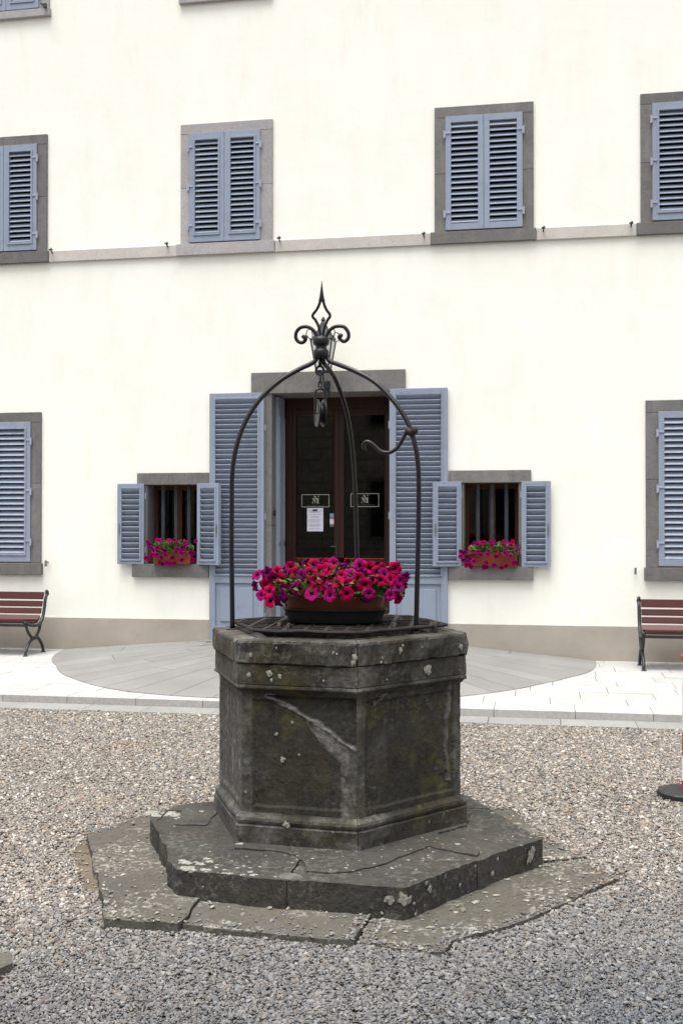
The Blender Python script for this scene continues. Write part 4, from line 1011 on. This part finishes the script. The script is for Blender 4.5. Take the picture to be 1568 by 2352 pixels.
# ------------------------------------------------------------------ planters with petunias
def petunia_mesh(name, mat, seed, droop=.10):
    m_ = MB(); k_ = 25; prof = [(.03,-.75),(.07,-.62),(.13,-.40),(.20,-.20),(.36,-.06),(.62,.01),(.86,-.01),(1.0,-.05)]
    vs = []; rad = []
    for r, z_ in prof:
        for q in range(k_):
            a = 2*pi*q/k_; lobe = .5+.5*math.cos(5*a); f = 1-(.16*(1-lobe)**1.5)*max(0,(r-.3)/.7)
            w_ = 1.5*droop*r*r*nz(math.cos(a)*2+seed, math.sin(a)*2, seed)*1.6 + .16*r**3*nz(math.cos(a)*5+seed, math.sin(a)*5, seed) + .035*r*math.cos(5*a+pi)*(r>.5)
            vs.append((r*f*math.cos(a), r*f*math.sin(a), z_+w_)); rad.append(r)
    fs = [(i*k_+q, i*k_+(q+1)%k_, (i+1)*k_+(q+1)%k_, (i+1)*k_+q) for i in range(len(prof)-1) for q in range(k_)]
    vs.append((0,0,-.30)); rad.append(.1)
    m_.add(vs, fs); me_ = m_.mesh(name, mat, True); me_.attributes.new('rad','FLOAT','POINT').data.foreach_set('value', rad); return me_
PM = [[petunia_mesh('flower', PET[c_], s_*3.1+c_, .10+.08*s_) for s_ in range(3)] for c_ in range(3)]
def put_flower(parent, p, d, size, ci):
    d = d.normalized(); q = d.to_track_quat('Z', 'Y'); o = link('flower', PM[ci][R.randrange(3)], parent, p)
    o.rotation_mode = 'QUATERNION'; from mathutils import Quaternion
    o.rotation_quaternion = q @ Quaternion((0,0,1), R.uniform(0,6.28)); o.scale = (size, size*R.uniform(.86,1.0), size*R.uniform(.8,1.1)); return o
def foliage(parent, c_, ax, ay, az, N, size, hang=.0, seed=0):
    m_ = MB(); rr = random.Random(seed)
    for q in range(N):
        u, v = rr.uniform(-1,1), rr.uniform(-1,1)
        if u*u+v*v > 1: continue
        h = rr.random()**.6*math.sqrt(max(0,1-.8*(u*u+v*v)))
        if rr.random() < .25: h = -rr.random()*hang; f = .92/max(.3,math.hypot(u,v)); u *= f; v *= f
        p = Vector((c_[0]+u*ax, c_[1]+v*ay, c_[2]+h*az))
        d = Vector((u+rr.gauss(0,.5), v+rr.gauss(0,.5), rr.uniform(-.2,1.1))).normalized(); sd_ = d.cross(Vector((rr.gauss(0,1),rr.gauss(0,1),rr.gauss(0,1)))).normalized()
        l_ = size*rr.uniform(.6,1.4); w_ = l_*.30; nn_ = d.cross(sd_)*l_*.12
        m_.add([p, p+d*l_*.5+sd_*w_-nn_, p+d*l_, p+d*l_*.5-sd_*w_-nn_, p+d*l_*.5], [(0,1,4),(1,2,4),(2,3,4),(3,0,4)])
    tag(m_.build('foliage', LEAF, parent), kind='stuff')
PYC = -7.29
sau = MB(); pc = PY(769, 1420, PYC); 
sau.lathe([(0,.0),(.222,.0),(.226,.004),(.232,.025),(.240,.046),(.249,.062),(.256,.066),(.252,.070),(.243,.062),(.228,.012),(0,.010)], 48, (pc.x,PYC,GZ+.014), 1.055, .66)
tag(sau.build('plant_saucer', SAUCER, smooth=True), 'dark green oval plastic saucer standing on the iron grate', 'saucer')
pot = thing('planter', 'large oval terracotta planter in a green saucer on top of the well', 'planter')
pm = MB().lathe([(0,.0),(.205,.0),(.213,.01),(.228,.07),(.242,.13),(.246,.150),(.256,.154),(.258,.176),(.250,.180),(.240,.176),(.232,.15),(0,.15)], 48, (pc.x,PYC,GZ+.026), 1.07, .66).build('pot_body', TERRA, pot, smooth=True)
pl1 = thing('petunia_plant', 'big mound of crimson and purple petunias in the planter on the well', 'flowers', 'petunias in bloom')
random.seed(3)
pts = [(325,220,0),(385,305,0),(222,340,0),(260,400,0),(490,230,0),(525,385,1),(635,420,1),(680,300,0),(715,215,0),(770,155,0),(835,150,1),(650,160,0),(580,300,2),(700,350,0),(800,340,1),(800,430,1),(950,420,0),(895,255,0),(985,250,1),(1055,285,0),(1110,340,0),(1150,415,1),(1215,225,0),(1150,190,0),(1375,195,0),(1365,450,1),(1410,360,2),(1480,270,2),(130,350,2),(150,250,1),(320,470,2),(380,430,2),(560,150,2),(620,235,2),(240,235,2),(450,180,2),(930,190,2),(1070,170,1),(1265,190,0),(1185,310,2),(1250,300,2),(940,340,0),(600,340,2),(540,250,2),(780,200,0),(860,310,2),(400,230,2),(300,280,1),(190,430,1),(340,500,2),(1340,290,2),(1430,300,1),(1000,340,2),(460,330,2),(1290,240,2),(270,480,2),(1080,230,2),(700,180,2)]
cxp = 769
for x_, y_, ci in pts:
    if x_ == 1365: x_ = 1340; y_ = 430
    if ci == 2 and R.random() < .4: ci = 0
    px_, py_ = (900+x_/2.375)*.6125, (2050+y_/2.375)*.6125
    u = max(-.97,min(.97,(px_-765)/190)); h = (1400-py_)/115         # outer shell of the mound
    yy = PYC - .235*math.sqrt(max(0,1-u*u*.9))*math.sqrt(max(.04,1-max(0,h)**2*.95)) - R.uniform(0,.02)
    p = PY(px_, py_, yy); tocam = (CAMP-p).normalized()
    d = tocam*(1.0 if ci < 2 else .45)+Vector((u*.7, -.15, h*.5-.15))+Vector((R.gauss(0,.33),R.gauss(0,.1),R.gauss(0,.3)))
    put_flower(pl1, p, d, R.uniform(.032,.042) if ci < 2 else R.uniform(.028,.038), ci)
for q in range(34):                                   # blooms half hidden among the front ones
    u = R.uniform(-.86,.84); h = R.uniform(.22,.92)*math.sqrt(1-.6*u*u); px_ = 765+u*178; py_ = 1398-h*112
    p = PY(px_, py_, PYC-.20*math.sqrt(max(0,1-u*u*.9))*math.sqrt(max(.04,1-h**2))+.01); d = (CAMP-p).normalized()+Vector((u*.7+R.gauss(0,.4), 0, h*.4+R.gauss(0,.4)))
    put_flower(pl1, p, d, R.uniform(.029,.037), R.choice((0,0,1,2)))
for q in range(60):                                   # far side of the mound
    a = R.uniform(-.1,pi+.1); e_ = R.uniform(-.25,1.2); r = Vector((math.cos(a)*math.cos(e_)*.36, math.sin(a)*math.cos(e_)*.22, math.sin(e_)*.13))
    p = Vector((pc.x,PYC+.03,GZ+.20))+r; put_flower(pl1, p, Vector((r.x,r.y*2,r.z*2.5))+Vector((R.gauss(0,.05),R.gauss(0,.05),.03)), R.uniform(.028,.035), R.choice((0,0,1,2)))
foliage(pl1, (pc.x,PYC,GZ+.16), .345, .232, .145, 3200, .030, .06, 3)
stm = MB()
for q in range(46):
    a = R.uniform(0,2*pi); tip = Vector((pc.x+.38*math.cos(a)*R.uniform(.7,1.05), PYC+.23*math.sin(a), GZ+.20+R.uniform(-.06,.12))); b_ = Vector((pc.x+.15*math.cos(a), PYC+.08*math.sin(a), GZ+.16))
    stm.tube([b_, (b_+tip)/2+Vector((0,0,.05)), tip], .0022, 5)
stm.build('stems', LEAF, pl1)['kind'] = 'stuff'
def box_planter(px0, px1, py0, py1, fx0, fx1, fy0, fy1, lab, flab, seed, side):
    rr = random.Random(seed); yb = -.035
    a_ = PY(px0, py1, yb-.07); b_ = PY(px1, py0, yb-.07); x0, x1, z1 = a_.x, b_.x, b_.z; z0 = SZ0+.002; xm = (x0+x1)/2
    t = thing('window_box', lab, 'window box', 'terracotta window boxes')
    m_ = MB(); vs = []; dd = .065
    rings = [(.86,z0),(1.0,z1-.02),(1.05,z1-.02),(1.05,z1),(.97,z1),(.93,z1-.025)]
    hw_ = (x1-x0)/2
    for f, z_ in rings:
        for sx_, sy_ in ((-1,-1),(1,-1),(1,1),(-1,1)): vs.append((xm+sx_*(hw_-dd*(1-f)), yb+sy_*dd*f, z_))
    m_.add(vs, [(i*4+q, i*4+(q+1)%4, (i+1)*4+(q+1)%4, (i+1)*4+q) for i in range(5) for q in range(4)]+[(3,2,1,0),(20,21,22,23)]); m_.build('box_body', TERRAB, t, bevel=.003)
    f = thing('petunia_plant', flab, 'flowers', 'petunias in bloom')
    N_ = 46
    for q in range(N_):
        u = (q+.5)/N_*2-1+rr.uniform(-.05,.05); mid = math.exp(-((u+.15*side)/.22)**2)
        px_ = (fx0+fx1)/2+u*(fx1-fx0)/2; v = rr.random()
        if mid > .5 and rr.random() < .7: v = rr.choice((0,1))*.9+.05
        py_ = fy0+(fy1-fy0)*(v*.82+.1)
        yy = yb-.10-.06*math.sin(v*pi)*rr.uniform(.5,1) if v > .3 else yb-.02-.08*rr.random()
        p = PY(px_, py_, yy); d = (CAMP-p).normalized()+Vector((u*.5,0,(.5-v)*.5))+Vector((rr.gauss(0,.3),0,rr.gauss(0,.3)))
        put_flower(f, p, d, rr.uniform(.028,.036), rr.choice((0,1,1,1,2)))
    for q in range(14):
        p = Vector((rr.uniform(x0,x1), yb+rr.uniform(-.02,.07), z1+rr.uniform(.05,.13))); put_flower(f, p, Vector((rr.gauss(0,.6),-.3,1)), rr.uniform(.024,.029), rr.choice((0,1,2)))
    foliage(f, (xm,yb-.02,z1-.01), hw_*1.08, .11, .125, 1500, .030, .10, seed)
box_planter(350,437,1264,1295, 334,449,1232,1302, 'orange terracotta window box on the sill left of the door', 'magenta petunias spilling from the window box left of the door', 5, 0)
box_planter(1080,1187,1270,1303, 1056,1190,1236,1312, 'orange terracotta window box on the sill right of the door', 'magenta petunias spilling from the window box right of the door', 9, 1)

# ------------------------------------------------------------------ benches
def bench(x0, x1, y, label):
    """profile in (depth towards the courtyard, height); back is at small depth"""
    t = thing('bench', label, 'bench', 'red slatted benches against the villa', (0,0,0))
    def Q(x, d, h): return (x, y-d, ZP+h)
    for x in (x0+.02, x1-.02):
        e = MB()
        e.tube(smooth_path([Q(x,-.085,.735),(x,y+.11,ZP+.715),Q(x,-.085,.68),Q(x,-.06,.64),Q(x,-.035,.55),Q(x,.0,.45),Q(x,.045,.385),Q(x,.11,.345),Q(x,.22,.340),Q(x,.36,.360),Q(x,.46,.392),Q(x,.49,.388)], 5), .020, 8)
        e.tube(smooth_path([Q(x,.455,.375),Q(x,.42,.30),Q(x,.33,.22),Q(x,.27,.19),Q(x,.16,.195),Q(x,.06,.12),Q(x,.01,.05),Q(x,.0,.015)], 5), .018, 8)
        e.tube(smooth_path([Q(x,.07,.36),Q(x,.11,.28),Q(x,.19,.21),Q(x,.27,.195),Q(x,.38,.14),Q(x,.45,.06),Q(x,.465,.015)], 5), .018, 8)
        e.tube([Q(x-.0,.19,.195),Q(x,.28,.195)], .024, 8)
        for d in (0,.465): e.lathe([(0,0),(.030,0),(.028,.008),(.014,.018),(0,.018)], 12, Q(x,d,0))
        e.lathe([(0,-.03),(.02,-.02),(.026,0),(.02,.02),(0,.03)], 12, Q(x,-.10,.70))
        e.build('end_frame', CAST, t, smooth=True)
    a, b = (x0+.04, x1-.04)
    def plank(d0, h0, d1, h1, th_=.022):
        v = Vector((d1-d0, h1-h0)); nn_ = Vector((-v.y, v.x)).normalized()*th_
        q = [(d0,h0),(d1,h1),(d1+nn_.x,h1+nn_.y),(d0+nn_.x,h0+nn_.y)]
        MB().add([Q(xx,*p) for xx in (a, b) for p in q], [(3,2,1,0),(4,5,6,7)]+[(i,(i+1)%4,4+(i+1)%4,4+i) for i in range(4)]).build('slat', BENCHW, t, bevel=.004)
    plank(-.075,.718,-.045,.632); plank(-.040,.612,-.014,.545); plank(-.010,.527,.018,.462)
    plank(.035,.438,.085,.385); plank(.100,.368,.175,.360); plank(.190,.360,.270,.366); plank(.285,.370,.365,.384); plank(.380,.388,.470,.412)
    MB().box(a-.02,b+.02,y-.455,y-.43,ZP+.345,ZP+.375).build('seat_rail', CAST, t)
    return t
bench(-7.72, -5.885, -.315, 'red slatted bench with black iron ends, under the left shuttered window')
bench(1.085, 2.9, -.325, 'red slatted bench with black iron ends, under the right shuttered window')

# ------------------------------------------------------------------ bollard post at the right edge
bl = thing('barrier_post', 'red and white striped post on a black rubber foot at the right edge', 'barrier post')
bc = PZ(1575.5, 1836, .0)
MB().lathe([(0,0),(.168,0),(.172,.006),(.172,.048),(.160,.056),(.05,.060),(.045,.066),(0,.066)], 12, (bc.x,bc.y,0)).build('rubber_foot', BLACK, bl, bevel=.003)
zb_ = .062
for k_ in range(6):
    MB().lathe([(0,0),(.030,0),(.030,.142),(0,.142)], 20, (bc.x+.0022*k_,bc.y,zb_+k_*.1425-(.09 if k_ else 0)+ (0 if k_ else -.09))).build('post_band', RED if k_ % 2 == 0 else WHITE, bl) if k_ else \
    MB().lathe([(0,0),(.030,0),(.030,.0525),(0,.0525)], 20, (bc.x,bc.y,zb_)).build('post_band', RED, bl)
zt_ = zb_+5*.1425-.09+.142
MB().lathe([(0,0),(.030,0),(.044,.006),(.044,.03),(.028,.045),(0,.05)], 20, (bc.x+.012,bc.y,zt_)).build('post_cap', RED, bl)

# ------------------------------------------------------------------ small things on the ground
kb = quadlist([(27,2189),(29,2212),(0,2226),(-90,2262),(-260,2290),(-260,2150),(-60,2182)], .045)
tag(slab('kerb_block', kb, -.03, .045, STEPF, None, .004, .006, 0, .05, 3), 'corner of a flat grey stone block in the gravel at the lower left edge', 'stone block')
p = PZ(602, 2148, .006); cg = thing('cigarette_butt', 'cigarette end with orange filter lying at the edge of the front flagstone', 'cigarette butt', loc=(p.x,p.y,.012)); cg.rotation_euler = (0,0,-.25)
MB().tube([(-.004,0,0),(.016,0,0)], .0042, 8).build('filter', paint('filter_orange', (.55,.17,.04), .8, .1), cg); MB().tube([(-.012,0,0),(-.0042,0,0)], .0041, 8).build('stub', paint('filter_white', (.6,.58,.55), .8, .1), cg)
for px_, py_, s_, lab in ((1163,2127,.02,'tiny green weed growing against the right flagstone edge'), (735,2158,.012,'tiny yellowish weed at the edge of the front flagstone')):
    p = PZ(px_, py_, .01); w_ = MB()
    for q in range(16):
        a = R.uniform(0,6.28); l_ = s_*R.uniform(.6,1.2); w_.add([(p.x,p.y,.004),(p.x+l_*.6*math.cos(a+.3),p.y+l_*.6*math.sin(a+.3),.012+l_*.4),(p.x+l_*math.cos(a),p.y+l_*math.sin(a),.010+l_*.3),(p.x+l_*.6*math.cos(a-.3),p.y+l_*.6*math.sin(a-.3),.012+l_*.4)], [(0,1,2,3)])
    tag(w_.build('weed', LEAF), lab, 'weed')
print('slats', SLATS, 'pebbles', N)

a_ = PZ(448, 1789, .014); b_ = PZ(476, 1793, .018)
tag(MB().tube([a_, (a_+b_)/2+Vector((0,.008,.006)), b_], [.005,.008,.004], 6).build('dry_twig', DEADM), 'short dark dry twig lying on the gravel left of the well', 'twig')
